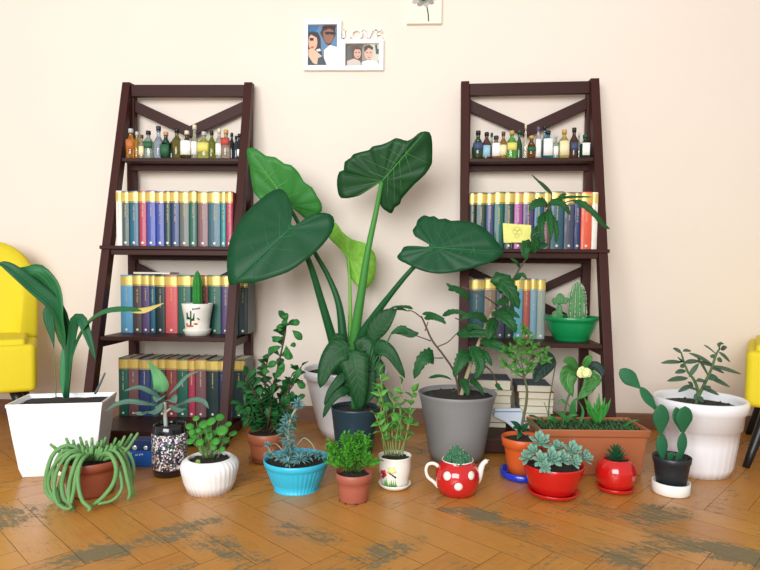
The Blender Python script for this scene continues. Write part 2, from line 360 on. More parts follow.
# ---------------------------------------------------------------- books
GOLD = mat((232,192,104), .28, .45, 90, metal=.3, stretch=(4, 4, .3)); GOLDT = mat((232,214,160), .4, .1); PAGE = mat((232,222,196), .8, .08, 200, stretch=(1, 1, .1)); IVORY = mat((240,232,210), .5, .05)
CN = []
ORD = ['first','second','third','fourth','fifth','sixth','seventh','eighth','ninth','tenth','eleventh','twelfth','thirteenth','fourteenth','fifteenth','sixteenth','seventeenth']
def book_row(s, z, ypx, ly, hgt, rows, where, dpth, group):
    names = [r[2] for r in rows]; labs = []
    for i, r in enumerate(rows):
        nb = names[i]; l = names[i-1] if i else None; q = names[i+1] if i < len(rows)-1 else None
        if i == 0: t = '%s gilt-banded book at the left end of the %s' % (nb, where)
        elif q is None: t = '%s gilt-banded book at the right end of the %s' % (nb, where)
        elif names.count(nb) == 1: t = 'the only %s gilt-banded book on the %s' % (nb, where)
        else: t = '%s gilt-banded book between %s and %s ones, %s' % (nb, l, q, where)
        labs.append(t)
    for i, t in enumerate(labs):
        if labs.count(t) > 1: labs[i] = None
    rnd = random.Random(s*10+int(z*100))
    for i, (u0, u1, nm, col) in enumerate(rows):
        x0 = lpx(s, u0, ypx, ly).x+.0004; x1 = lpx(s, u1, ypx, ly).x-.0004
        if ly < -.16 and z > .5: x0 = max(x0, -LW/2+.0352); x1 = min(x1, LW/2-.0352)
        w = x1-x0
        if w < .004: continue
        lab = labs[i] or '%s gilt-banded book, %s from the left, %s' % (nm, ORD[i], where)
        h = hgt+rnd.uniform(-.002, .002); dy = rnd.uniform(0, .003)
        b = thing('book', lab, 'book', LW2(s, ((x0+x1)/2, ly+dy, z+.0004)), LAD[s][1], group)
        cm = mat(col, .42, .12, 40, coat=.2); hw = w/2; cv = MB(); t = .0022; nseg = 6; bulge = min(.005, w*.2)
        # cover: two boards and a rounded spine as one shell
        out = [(-hw, dpth)]+[(-hw*math.cos(math.pi*k/nseg), .004-bulge*math.sin(math.pi*k/nseg)) for k in range(nseg+1)]+[(hw, dpth)]
        inn = [(hw-t, dpth)]+[((hw-t)*math.cos(math.pi*k/nseg), .004+t-bulge*math.sin(math.pi*k/nseg)) for k in range(nseg+1)]+[(-hw+t, dpth)]
        vs = [V((x, y, zz)) for zz in (0, h) for x, y in out+inn]; n1 = len(out); n = 2*n1; fs = []
        for k in range(n1-1):
            a, c = k, n-1-k
            fs += [(a, c, c-1, a+1), (n+a, n+a+1, n+c-1, n+c)]
        for k in range(n): fs.append((k, (k+1) % n, n+(k+1) % n, n+k))
        cv.add(vs, fs, 0, False); cv.build('cover', cm, b, world=False)
        pg = MB(); pg.box(-hw+t, hw-t, .006, dpth-.004, .003, h-.003); pg.build('pages', PAGE, b, world=False)
        def arc(z0, z1, name, mt, lift=.0005, mb=None, a0=.04, a1=.96):
            q = mb or MB(); vs = []
            for k in range(nseg+1):
                an = math.pi*(a0+(a1-a0)*k/nseg)
                for zz in (z0, z1): vs.append(V((-(hw+lift)*math.cos(an), .004-(bulge+lift)*math.sin(an), zz)))
            q.add(vs, [(2*k, 2*k+2, 2*k+3, 2*k+1) for k in range(nseg)], 0, True)
            return q if mb else q.build(name, mt, b, world=False)
        q = MB(); arc(h-.041, h-.0065, 'x', None, mb=q); arc(h-.0455, h-.0435, 'x', None, mb=q); arc(h-.005, h-.0038, 'x', None, mb=q); q.build('gold_band', GOLD, b, world=False)
        # engraved title: a small run of gilt script strokes up the spine
        q = MB(); zt = h-.052-rnd.uniform(0, .006); ln = rnd.uniform(.045, .075); k = 0; yf = .004-bulge-.0006
        while k*.0042 < ln:
            zz = zt-k*.0042; wd = rnd.uniform(.003, .0052)
            if rnd.random() > .14: q.tube([V((-wd/2, yf, zz)), V((wd/2, yf-.0001, zz+.0012)), V((wd*.3, yf, zz-.0022)), V((-wd/2, yf, zz-.0016))], .00062, seg=4, n=4)
            k += 1
        q.build('title', GOLDT, b, world=False)
        q = MB(); q.disc(V((0, yf+.0004, .013)), min(.0048, w*.24), mi=0); q.build('volume_mark', IVORY, b, world=False)
K = dict(gg=('grey-green',(70,88,82)), teal=('teal',(18,92,118)), red=('crimson',(172,52,78)), blue=('bright blue',(58,74,158)), dg=('dark green',(28,60,50)), navy=('navy blue',(36,58,108)), ol=('olive grey',(92,98,90)), gr=('green',(20,92,76)),
 mau=('mauve brown',(118,78,82)), sl=('slate teal',(44,92,106)), cy=('turquoise',(36,128,130)), lb=('light blue',(84,152,188)), br=('dark brown',(72,58,56)), pu=('purple',(82,62,108)), co=('coral red',(204,84,86)), dr=('dark red',(132,52,56)),
 bk=('black-green',(12,42,42)), st=('slate blue',(72,76,98)), mg=('magenta',(158,72,146)), ind=('indigo',(62,68,112)), org=('orange-red',(232,92,58)), wh=('cream white',(236,228,216)), tan=('grey-brown',(134,112,94)), lc=('pale cyan',(96,172,192)),
 ru=('rust red',(180,86,68)), pb=('pale blue-grey',(124,166,186)), po=('pale sage',(146,162,152)))
def R(edges, keys): return [(edges[i], edges[i+1], K[k][0], K[k][1]) for i, k in enumerate(keys)]
book_row(0, SZ[2], 220, fy(SZ[2])+.014, .219, R([115.5,121.7,129,138.5,146,155.5,164,170.5,179,189,197,208,220.5,226,234,240,247], ['wh','gg','teal','red','blue','blue','dg','navy','ol','gr','mau','sl','cy','red','navy','teal']), 'second shelf of left ladder', .125, 'gilt-banded books on the left second shelf')
book_row(0, SZ[3], 300, -.152, .238, R([120,132.5,141.5,149.5,155,165,177.5,191,200,208,221,229.5,238,247.5], ['lb','br','pu','teal','bk','co','gr','dg','dr','gr','pu','sl','bk']), 'third shelf of left ladder', .13, 'gilt-banded books on the left third shelf')
book_row(0, SZ[4], 390, -.172, .238, R([118,128,138.5,150,158,165.5,177,188,195,206,219,225,232.5,245], ['gr','mau','navy','sl','br','dr','gr','red','mau','bk','navy','st','bk']), 'bottom shelf of left ladder', .145, 'gilt-banded books on the left bottom shelf')
book_row(1, SZ[2], 220, fy(SZ[2])+.014, .219, R([467.5,476,486,494,504,514,522.5,534,543.5,550.5,564,574.5,581,592,598.5], ['bk','dg','ind','gr','dg','mg','pu','teal','mau','sl','st','navy','org','wh']), 'second shelf of right ladder', .125, 'gilt-banded books on the right second shelf')
book_row(1, SZ[3], 305, -.152, .238, R([469,484,496,505,514,523,530,537,545.5], ['sl','tan','st','dg','lc','ru','pb','po']), 'third shelf of right ladder', .13, 'gilt-banded books on the right third shelf')
# booklets lying on the books
def lying(s, name, label, cat, x0, x1, y0, y1, z0, hh, cov, pages=True, rz=0, grp=None, page_front=True):
    c = LW2(s, ((x0+x1)/2, (y0+y1)/2, z0)); t = thing(name, label, cat, c, LAD[s][1]+rz, grp); hx, hy = (x1-x0)/2, (y1-y0)/2; ct = min(.0015, hh*.15)
    if pages:
        m = MB(); m.box(-hx, hx, -hy, hy, 0, ct); m.box(-hx, hx, -hy, hy, hh-ct, hh); m.box(-hx, -hx+ct, -hy, hy, ct, hh-ct); m.build('cover', cov, t, world=False, bevel=.0006)
        m = MB(); m.box(-hx+ct, hx-.003, -hy+.002, hy-.002, ct, hh-ct); m.build('pages', PAGE, t, world=False)
    else:
        m = MB(); m.box(-hx, hx, -hy, hy, 0, hh); m.build('cover', cov, t, world=False, bevel=.0006)
    return t
xa, xb = lpx(0, 133, 271, -.15).x, lpx(0, 170, 271, -.15).x
lying(0, 'booklet', 'pale blue booklet lying flat on top of the books on left third shelf', 'booklet', xa, xb, -.148, -.04, SZ[3]+.2415, .008, mat((176,196,208), .4))
# the two stacks of old books at the foot of the right ladder, fore-edges out
GREY = mat((96,104,112), .6, .15); rnd = random.Random(5)
def stack(xa, xb, items, ly, zb=SZ[4]+.0005, who='', grp=''):
    z = zb; n = len(items)
    for i, (hh, dx0, dx1, col, nm) in enumerate(items):
        pos = 'topmost of' if i == n-1 else 'at the bottom of' if i == 0 else '%s from the bottom of' % ORD[i]
        lying(1, 'old_book', '%s lying flat, %s the %s stack' % (nm, pos, who), 'book', xa+dx0, xb+dx1, ly+rnd.uniform(0, .008), ly+.15, z, hh, mat(col, .6, .15), grp=grp); z += hh+.0004
ly4 = -.235
a = lpx(1, 462, 395, ly4).x; b = lpx(1, 512.5, 395, ly4).x
stack(a, b, [(.02, .0, -.02, (60,86,84), 'dark teal book'), (.036, .02, -.012, (150,148,132), 'cream-paged book'), (.012, .0, .012, (150,190,214), 'pale blue book'), (.026, .0, -.002, (168,164,150), 'thick cream-paged book'), (.03, 0, -.004, (176,170,150), 'thick beige-edged book'), (.022, 0, .0, (150,146,130), 'thin cream-edged book'), (.038, .0, -.006, (112,116,124), 'grey-covered book')], ly4, who='taller left', grp='old books stacked on the right bottom shelf')
a = lpx(1, 517, 400, ly4).x; b = lpx(1, 553, 400, ly4).x
stack(a, b, [(.03, .016, .0, (84,70,60), 'brown book'), (.03, .02, -.004, (160,156,142), 'cream-paged book'), (.028, .012, .004, (150,160,160), 'white-edged book'), (.028, .01, .006, (170,164,140), 'yellowed book'), (.026, .006, .004, (160,120,84), 'tan-spined book'), (.026, .0, -.006, (98,110,120), 'blue-grey covered book')], ly4, who='lower right', grp='old books stacked on the right bottom shelf')
# ---------------------------------------------------------------- bottles
def glass(col, tr=.75): return mat(col, .06, .03, 10, trans=tr, spec=.6)
def bottle(s, u, hw, top, liq, cap, lab, shape, text, row=0, labh=(.12, .5)):
    z0 = SZ[1]; ly = fy(z0)+.012+hw*.0041+row; p = lpx(s, u, 150, ly); c = LW2(s, (p.x, ly, z0+.0004)); sc_ = dep(c)/F
    H = max(.05, W(u, top, c.y).z-z0); r = hw*sc_*1.2
    t = thing('miniature_bottle', text, 'bottle', c, LAD[s][1], 'miniature bottles on the %s top shelf' % ['left', 'right'][s])
    nr = min(r*.38, .0075); sh = {'slim': (.62, .72), 'round': (.5, .72), 'tall': (.55, .66), 'square': (.62, .72), 'flat': (.6, .74)}[shape]
    pr = [(0, 0), (r*.9, 0), (r, .004), (r, H*sh[0]*.92)]
    if shape == 'round': pr = [(0, 0), (r*.7, 0), (r*.92, .006), (r, H*.25), (r*.97, H*.4), (r*.75, H*.53)]
    pr += [(r*.85, H*sh[0]), (nr*1.25, H*sh[1]), (nr, H*(sh[1]+.04)), (nr, H*.86), (nr*1.15, H*.87), (nr*1.15, H*.89), (0, H*.89)]
    rad = None
    if shape == 'square': rad = lambda a, k, z: min(1.18, 1/max(abs(math.cos(a)), abs(math.sin(a)))) if k < 5 else 1
    if shape == 'flat': rad = lambda a, k, z: (1-.32*abs(math.sin(a))**1.5) if k < 5 else 1
    m = MB(); m.lathe((0, 0, 0), pr, 20, rad=rad); m.build('bottle_body', liq, t, world=False)
    m = MB(); m.lathe((0, 0, H*.86), [(0, H*.14), (nr*1.15, H*.14), (nr*1.3, H*.13), (nr*1.3, 0), (nr*1.18, 0)], 16); m.build('cap', cap, t, world=False)
    if lab:
        m = MB(); z1, z2 = H*labh[0], H*labh[1]; rr = r*(1.02 if shape != 'round' else 1.0)+.0006; sq = shape == 'square'
        vs = []; n = 8
        for k in range(n+1):
            an = math.radians(-90-52+104*k/n); q = rr*(rad(an, 0, 0) if rad else 1)
            if shape == 'flat': q = rr*.74
            for zz in (z1, z2): vs.append(V((rr*math.cos(an)*(1.0), q*math.sin(an), zz)))
        m.add(vs, [(2*k, 2*k+2, 2*k+3, 2*k+1) for k in range(n)], 0); lo = m.build('label', lab, t, world=False, solid=.0003)
        lo['label'] = 'paper label on the bottle'
ca = {k: mat(v, .35, .05) for k, v in dict(black=(24,24,26), navy=(36,44,72), gold=(196,158,78), copper=(206,142,98), cream=(222,214,184), silver=(190,196,196), brown=(88,62,44), green=(22,74,50), purple=(96,84,120)).items()}
la = {k: mat(v, .6, .1, 120) for k, v in dict(white=(246,244,238), cream=(238,226,180), green=(40,96,62), navy=(60,76,110), blue=(150,196,214), orange=(196,110,50), yellow=(226,214,110), red=(186,70,60)).items()}
Lb = [(131,4,129,(226,160,60),'silver','orange','slim','amber bottle with orange label at the left end of left top shelf',.0,(.3,.62)),
(137.2,3,132,(224,180,70),'silver',None,'slim','thin gold bottle beside the orange-labelled one, left top shelf',.012),
(142,2.6,135,(214,206,180),'brown','cream','slim','tiny pale bottle with brown cap on left top shelf',.0),
(148.5,5,131,(196,214,200),'black','green','flat','clear bottle with green label and black cap, left top shelf',.0,(.36,.6)),
(158.7,4,126.5,(196,212,228),'navy',None,'tall','tall pale blue clear bottle with navy cap, left top shelf',.004),
(166,5,132,(30,86,60),'copper','green','round','green bottle with copper cap on left top shelf',.0),
(172,2.8,142,(24,26,28),'black',None,'slim','short black bottle right of the copper-capped one',.014),
(177,4.4,128.5,(140,130,50),'black',None,'slim','olive gold bottle with black cap, left top shelf',.008),
(187,5.6,131,(88,84,36),'cream','white','round','round olive bottle with big white label, left top shelf',.0,(.12,.62)),
(194.6,3.4,125,(214,214,190),'cream','white','tall','tallest clear bottle with cream stopper, left top shelf',.01),
(204,6,132,(214,222,120),'silver','yellow','flat','wide yellow-green bottle with pale label, left top shelf',.0,(.25,.58)),
(211.8,3.2,131,(150,160,50),'black',None,'slim','narrow olive bottle right of the wide yellow-green one',.01),
(219.3,3.2,129,(226,222,206),'cream','white','slim','clear white-labelled bottle with cream cap, left top shelf',.008),
(226,4.4,130,(206,190,170),'gold','red','slim','bottle with red and white label and gold cap',.0,(.45,.7)),
(231.8,2.4,133,(20,22,24),'black',None,'slim','thin black bottle right of the red-labelled one',.012),
(236.2,2.3,136,(24,40,56),'black',None,'slim','thin dark blue bottle near right end, left top shelf',.0),
(239.3,2.8,134,(18,20,20),'black','white','slim','black bottle with small white label, right end of left top shelf',.002,(.1,.36))]
Rb = [(478,5.2,131,(44,64,36),'black','navy','round','dark green bottle with navy label, left end of right top shelf',.0,(.3,.56)),
(486.5,3.8,132.5,(120,80,74),'black','blue','flat','reddish bottle with pale blue label and black cap',.0,(.08,.5)),
(491.5,2.2,133,(170,196,170),'green',None,'tall','thin clear bottle with green cap, right top shelf',.022),
(496,4.4,136,(170,120,90),'navy','white','round','squat bottle with round white label and navy cap',.0,(.1,.66)),
(503.2,3.2,132,(190,150,70),'brown','cream','slim','slim amber bottle with cream label and brown cap',.0),
(511.7,5,131,(124,206,96),'gold','yellow','flat','bright green bottle with gold cap, right top shelf',.0,(.3,.56)),
(519,2.6,130,(20,72,42),'green',None,'tall','tall dark green bottle right of the bright green one',.012),
(525.3,1.8,124,(232,224,204),'cream',None,'tall','very thin tall cream-stoppered bottle, middle of right top shelf',.0),
(531.3,4.2,136,(140,92,40),'gold','green','round','brown round bottle with gold cap and small green label',.0,(.3,.5)),
(538,2.8,127,(226,216,224),'purple','white','slim','white-labelled clear bottle with purple cap, right top shelf',.006,(.05,.6)),
(544.3,2.6,125.5,(120,160,170),'black',None,'tall','tall black-capped bottle behind the turquoise one',.03),
(547.8,4.8,131,(24,150,176),'black','white','flat','turquoise bottle with white label, right top shelf',.0,(.1,.7)),
(555.7,2.4,135,(200,222,206),'silver','white','slim','tiny clear bottle right of the turquoise one',.004),
(564,5,130,(232,206,110),'gold','cream','flat','pale yellow bottle with gold cap and cream label',.0,(.1,.6)),
(573.8,3.6,128,(64,34,22),'black','navy','slim','dark brown bottle with tall black cap, right top shelf',.0,(.25,.5)),
(578.8,1.8,133,(200,210,190),'silver',None,'tall','very thin clear bottle behind the white-labelled green one',.02),
(585,4.4,135,(24,76,56),'green','white','square','square dark green bottle with white label, right end of right top shelf',.0,(.1,.62))]
for s, rows in ((0, Lb), (1, Rb)):
    for r in rows:
        bottle(s, r[0], r[1], r[2], glass(r[3]) if sum(r[3]) > 150 else mat(r[3], .1, .05, spec=.6), ca[r[4]], la[r[5]] if r[5] else None, r[6], r[7], r[8], *(r[9:10] or ()))
# ---------------------------------------------------------------- plants
def P3(l, y0): return [W(p[0], p[1], y0+(p[2] if len(p) > 2 else 0)) for p in l]
SOIL = mat((44,38,32), .95, .5, 160, bump=1.0)
def soil(t, c, r, z, nz=.004):
    m = MB(); pr = [(r, -.008), (r, 0), (r*.75, .002), (r*.5, .003), (r*.25, .004), (0, .004)]
    m.lathe((c.x, c.y, z), pr, 28, rad=lambda a, k, zz: 1)
    for i, v in enumerate(m.v):
        if i >= 56: v.z += nz*mnoise.noise(V((v.x*90, v.y*90, 3)))
    rr = random.Random(int(abs(c.x)*1000))
    for k in range(int(40*min(1, r/.08))+8):
        a, q = rr.uniform(0, 6.28), r*.93*math.sqrt(rr.random()); m.ball((c.x+q*math.cos(a), c.y+q*math.sin(a), z+.003), rr.uniform(.0025, .006)*min(1, r/.05+.3), (1, 1, .7), u=6, v=4)
    return m.build('soil', SOIL, t)
def wall_prof(out, th, zin):
    """outer profile bottom->rim, then the inside wall down to zin"""
    (r1, z1) = out[-1]
    def rin(z):
        for (ra, za), (rb, zb) in zip(out, out[1:]):
            if min(za, zb) <= z <= max(za, zb) and abs(za-zb) > 1e-6: return ra+(rb-ra)*(z-za)/(zb-za)
        return r1
    return [(0, out[0][1])]+out+[(r1-th*.3, z1+th*.25), (r1-th*.8, z1), (min(r1-th, rin(z1-.012)-th*.7), z1-.012), (max(.004, rin(zin)-th), zin), (0, zin-.001)]
def mkpot(u, v, rb, prof, name, label, col, cat='potted plant', th=.004, soil_d=.012, rough=.45, seg=48, rad=None, coat=0, var=.06, up=0.0, grp=None, bump=0, potname='pot'):
    """prof: list of (r_px, py) from foot to rim; returns thing, centre, m/px, rim z"""
    c, s = base(u, v, rb); c0 = V((c.x, c.y, 0)); s /= math.sqrt(1+((u-CX)/F)**2); t = thing(name, label, cat, c0, 0, grp)
    out = [(r*s, max(0, Z(u, py, c.y))) for r, py in prof]; out[0] = (out[0][0], up+.0003)
    zr = out[-1][1]; zin = zr-soil_d
    m = MB(); m.lathe(c0, wall_prof(out, th, zin-.004), seg, rad=rad); po = m.build(potname, mat(col, rough, var, 14, coat=coat, bump=bump), t)
    rr = out[-1][0]
    for (ra, za), (rb_, zb) in zip(out, out[1:]):
        if min(za, zb) <= zin <= max(za, zb) and za != zb: rr = ra+(rb_-ra)*(zin-za)/(zb-za)
    soil(t, c0, rr-th*1.05, zin); return t, c0, s, zr, out
def green(rgb, rough=.42, **k): return mat(rgb, rough+.06, k.pop('var', .22), k.pop('scale', 22), spec=.28, **k)
def G2(a): return V((a[0], a[1], 0))

# --- white square planter with strap-leaved plant
c0 = G(54, 478); c = V((c0.x-.012, c0.y+.078, 0)); s = dep(V((c.x, c.y-.07, .1)))/F
t = thing('potted_clivia', 'long strap-leaved plant in a square white planter at the far left', 'potted plant', c)
zt = Z(54, 403.5, c.y-.08); A = math.radians(13)
def sq(hw, hd, z, n=1):
    hd = hd*.62; return [c+V((x*math.cos(A)-y*math.sin(A), x*math.sin(A)+y*math.cos(A), z)) for x, y in ((-hw, -hd), (hw, -hd), (hw, hd), (-hw, hd))]
def ringbox(levels, mb, mi=0):
    vs = []; fs = []
    for hw, hd, z in levels: vs += sq(hw, hd, z)
    for k in range(len(levels)-1):
        for i in range(4):
            j = (i+1) % 4; fs.append((4*k+i, 4*k+j, 4*k+4+j, 4*k+4+i))
    fs.append((3, 2, 1, 0)); n = 4*(len(levels)-1); fs.append((n, n+1, n+2, n+3)); mb.add(vs, fs, mi, False)
w1, w0 = 44.5*s, 33*s
m = MB(); ringbox([(w0, w0*.95, .0004), (w1*.8, w1*.78, zt*.12), (w1*.9, w1*.88, zt*.55), (w1*.985, w1*.96, zt-.012), (w1, w1*.98, zt-.01), (w1, w1*.98, zt), (w1-.006, w1*.98-.006, zt), (w1-.012, w1*.98-.012, zt-.022)], m); m.build('planter', mat((240,240,240), .25, .02, 5, coat=.4), t, bevel=.003)
m = MB(); vs = []; n = 9; hw = w1-.014
for i in range(n+1):
    for j in range(n+1):
        x, y = (i/n*2-1)*hw, (j/n*2-1)*hw*.585; vs.append(c+V((x*math.cos(A)-y*math.sin(A), x*math.sin(A)+y*math.cos(A), zt-.014+.006*mnoise.noise(V((x*40, y*40, 1))))))
m.add(vs, [(i*(n+1)+j, (i+1)*(n+1)+j, (i+1)*(n+1)+j+1, i*(n+1)+j+1) for i in range(n) for j in range(n)]); m.build('soil', SOIL, t, solid=.002)
py = c.y
DG = leafmat((24,84,48), .5, .25, 12, 1, .35); DG2 = leafmat((30,98,52), .5, .25, 12, 1, .35); TAN = mat((196,176,96), .6)
def L1(parent, pts, w, mt, y=0, **k):
    m = MB(); m.leaf(P3(pts, y), w, **k); return m.build('leaf', mt, parent, solid=.0009)
kw = dict(seg=18, cr=2)
L1(t, [(65,398),(69,365),(67,335),(57,308,-.03),(36,289,-.06),(17,273,-.09),(5,265,-.1),(-3,264,-.11)], 15*s, DG, py, prof='strap', nrm=(.3,-1,.5), **kw)
L1(t, [(64,350,.01),(60,325,-.01),(56,305,-.03),(50,285,-.03),(37,272,-.05),(26,270,-.06),(15,268,-.08)], 27*s, DG2, py, prof='lance', nrm=(-.5,-1,.6), fold=.05, **kw)
L1(t, [(47,305),(49,318),(52,333),(54,348)], 10*s, DG, py, prof='lance', nrm=(.2,-1,0), seg=10)
m = MB(); m.tube(P3([(53,343),(55,370),(56,398)], py), [.0012,.002]); m.build('stalk', green((110,120,70)), t)
L1(t, [(67,398),(71,365),(79,340,-.01),(91,322,-.03),(108,312,-.06),(130,310,-.08),(142,311,-.09)], 12*s, DG2, py, prof='strap', nrm=(-.2,-.7,1), **kw)
m = MB(); m.leaf(P3([(132,311,-.081),(145,310.5,-.09),(155,307,-.095),(164,303,-.1)], py), 8*s, nrm=(0,-1,1), prof='taper', seg=8, fold=.05); o = m.build('dry_leaf_tip', TAN, t, solid=.0009); o['label'] = 'dried tan leaf tip'
L1(t, [(68,398),(69,370),(71,345),(75,322,-.01),(81,319,-.02),(86,330,-.03),(91,345,-.04),(96,362,-.05)], 11*s, DG, py, prof='strap', nrm=(.4,-1,.3), **kw)
L1(t, [(64,398,.02),(63,380,.02),(65,350,.02),(67,340,.02)], 7*s, green((60,130,80)), py, prof='strap', nrm=(0,-1,.1), seg=8)
m = MB(); m.tube(P3([(95,394,.04),(100,384,.04),(105,373,.04)], py), [.004,.003]); m.build('cut_stub', mat((84,100,96)), t)

# --- terracotta pot with trailing finger-like cactus
t, c, s, zr, out = mkpot(92, 500, 21, [(21,499),(24,489),(28,470),(30,465),(32,465),(33,457)], 'potted_rat_tail_cactus', 'reddish pot spilling over with long drooping green cactus stems, in front of white planter', (150,78,54))
m = MB(); rr = random.Random(4); gl = []
def drop(pts, r=2.2): m.tube(P3(pts, c.y-.02), [r*s*.8, r*s, r*s*1.05, r*s, r*s*.8], 8, n=16)
drop([(88,455),(70,445,-.02),(54,453,-.04),(47,472,-.05),(46,490,-.05),(54,500,-.06),(66,505,-.07)])
drop([(85,457),(66,450,-.03),(56,462,-.05),(53,480,-.05),(57,495,-.06),(64,507,-.08)], 2)
drop([(88,458),(74,452,-.04),(66,466,-.07),(62,484,-.07),(64,498,-.08),(72,506,-.09)], 2.4)
drop([(92,458),(80,456,-.06),(73,470,-.085),(69,488,-.09),(70,505,-.1),(75,512,-.105)], 2.3)
drop([(92,459),(84,458,-.06),(77,472,-.09),(74,490,-.1),(71,504,-.11)], 2.2)
drop([(90,458),(76,450,-.04),(60,458,-.06),(50,474,-.05),(49,488,-.05),(57,501,-.06),(69,509,-.08)], 1.9)
drop([(95,458),(108,453,-.05),(116,466,-.07),(114,482,-.07),(104,496,-.085),(92,506,-.1)], 2.3)
drop([(97,457),(112,450,-.03),(122,460,-.05),(127,478,-.06),(130,492,-.06),(128,500,-.06)], 2)
drop([(99,457),(117,449,-.01),(127,462,-.02),(131,482,-.03),(134,497,-.04)], 2)
drop([(96,457),(110,455,-.05),(119,470,-.06),(122,488,-.065),(113,500,-.08),(98,504,-.1)], 1.8)
drop([(90,459),(83,455,-.05),(70,458,-.07),(63,474,-.07),(58,492,-.07),(61,504,-.08)], 2.0)
drop([(98,456),(116,447,.0),(128,452,.0),(134,468,.0),(131,488,-.01)], 1.7)
drop([(93,459),(88,455,-.05),(80,464,-.09),(78,482,-.1),(82,500,-.12),(90,508,-.13),(88,511,-.135)], 2)
drop([(89,458),(72,452,-.06),(58,468,-.08),(54,490,-.09),(58,504,-.11),(68,509,-.125),(72,506,-.13)], 1.9)
for u, v in ((50,444),(66,438),(73,440),(80,437),(86,441),(92,438),(98,442),(106,437),(116,438),(125,436),(132,434),(60,446),(102,440),(78,444),(112,444),(138,433),(84,446),(94,446),(70,447),(120,441)):
    u0 = 91+(u-91)*.45+rr.uniform(-4, 4); dy = rr.uniform(-.03, .03)
    m.tube(P3([(u0,459,dy),(u0+(u-u0)*.5,452,dy),(u,v,dy-.01)], c.y), [1.6*s,2.1*s,1.4*s], 7, n=6)
for k in range(80):
    u = rr.uniform(64, 118); dy = rr.uniform(-.045, .04); m.tube(P3([(u*.6+36,460,dy),(u,rr.uniform(445,456),dy-.01)], c.y), [1.8*s,1.5*s], 6, n=2)
m.build('stems', green((104,150,90), .6, bump=.6, scale=260, var=.3), t)

# --- blue box with two shiny round badges
g = G(139, 467); s_ = dep(g)/F
t = thing('small_blue_box', 'small blue carton with two shiny silver discs, behind the trailing cactus', 'box', (g.x, g.y+.03, 0), .06)
m = MB(); m.box(-12.5*s_, 12.5*s_, -.03, .03, .0004, 26*s_); m.build('carton', mat((28,92,176), .35, .1, 20), t, world=False, bevel=.001)
m = MB(); m.box(-12.6*s_, 12.6*s_, -.0306, .0306, 16.5*s_, 26.2*s_); m.build('dark_band', mat((24,52,92), .35, .2, 60), t, world=False)
m = MB(); 
for x, q in ((-4.5, 2.6), (6.5, 2.2)): m.ball((x*s_, -.0312, 19.5*s_), q*s_, (1, .35, 1))
m.build('silver_disc', mat((225,228,232), .2, .05, metal=.5), t, world=False)
m = MB()
for x, z in ((-9,13.4),(-8,13.6),(-3.5,12),(-2.2,12.3),(0,12.5),(1.6,12.8),(3,12.9)): m.box((x-.35)*s_, (x+.35)*s_, -.0304, -.030, (z-.8)*s_, (z+.8)*s_)
m.build('print', mat((236,240,244), .5), t, world=False)

# --- black glass jar with mosaic wrap, grey-green plant
t, c, s, zr, out = mkpot(170, 478, 14, [(14,477.5),(16.5,473),(17.8,466),(17.8,431),(17,428),(16.5,424)], 'potted_kalanchoe', 'grey-green long-leaved plant in a black jar wrapped in mosaic-patterned paper', (22,24,28), rough=.12, coat=.5)
def mosaic():
    m = bpy.data.materials.new('mosaic'); m.use_nodes = True; N = m.node_tree.nodes; L = m.node_tree.links; b = N['Principled BSDF']; b.inputs['Roughness'].default_value = .5
    tc = N.new('ShaderNodeTexCoord'); v = N.new('ShaderNodeTexVoronoi'); v.inputs['Scale'].default_value = 210; L.new(tc.outputs['Object'], v.inputs['Vector'])
    n = N.new('ShaderNodeTexNoise'); n.inputs['Scale'].default_value = 60; L.new(tc.outputs['Object'], n.inputs['Vector'])
    sp = N.new('ShaderNodeSeparateColor'); L.new(v.outputs['Color'], sp.inputs[0]); cr = N.new('ShaderNodeValToRGB'); cr.color_ramp.interpolation = 'CONSTANT'
    e = cr.color_ramp.elements; e[0].color = lin((26,28,40)); e[1].position = .36; e[1].color = lin((60,66,92))
    for p, q in ((.52, (236,226,236)), (.66, (120,100,130)), (.75, (110,142,82)), (.82, (206,168,150)), (.9, (244,242,244))):
        x = e.new(p); x.color = lin(q)
    L.new(sp.outputs[0], cr.inputs[0]); L.new(cr.outputs[0], b.inputs['Base Color']); return m
m = MB(); za, zb = Z(170,466,c.y), Z(170,431.5,c.y); m.lathe(c, [(17.9*s, za), (18.15*s, za+.001), (18.15*s, zb-.001), (17.9*s, zb)], 40); m.build('mosaic_wrap', mosaic(), t)
ST = mat((168,176,160), .7); GG = leafmat((88,120,104), .6, .3, 20, 1, .5); GB = leafmat((86,144,90), .55, .3, 20, 1)
m = MB(); m.tube(P3([(166,428),(165,412),(165,402)], c.y), [2.2*s, 1.8*s]); m.tube(P3([(165,413),(160,409),(156,407)], c.y), [1.4*s, 1.1*s]); m.tube(P3([(165,413),(170,409),(175,407)], c.y), [1.4*s, 1.1*s]); m.tube(P3([(165,402),(164,396)], c.y), [1.6*s,1.2*s]); m.build('stem', ST, t)
def LL(t, lst, s, mt, y, **k):
    m = MB()
    for pts, w in lst: m.leaf(P3(pts, y), w*s, **k)
    return m.build('foliage', mt, t, solid=.0012)
LL(t, [([(163,400),(150,392,-.03),(138,388,-.05),(124,391,-.08)], 7), ([(160,406),(145,404,-.04),(130,402,-.06),(116,405,-.08),(106,411,-.1)], 7.5), ([(168,396),(178,387,-.02),(188,377,-.03),(199,371,-.05)], 8),
       ([(172,408),(184,403,-.02),(195,400,-.04),(204,402,-.06),(209,409,-.07)], 7), ([(164,402,-.02),(160,398,-.06),(156,402,-.09)], 14), ([(168,402,-.02),(172,399,-.05),(176,403,-.08)], 12), ([(163,402),(157,412,-.03),(148,413,-.05)], 8), ([(168,405),(180,411,-.03),(186,409,-.05)], 7), ([(150,411,0),(143,414,-.04),(134,413,-.05)],6)], s, GG, c.y, prof='oval', seg=10, nrm=(0,-.7,1))
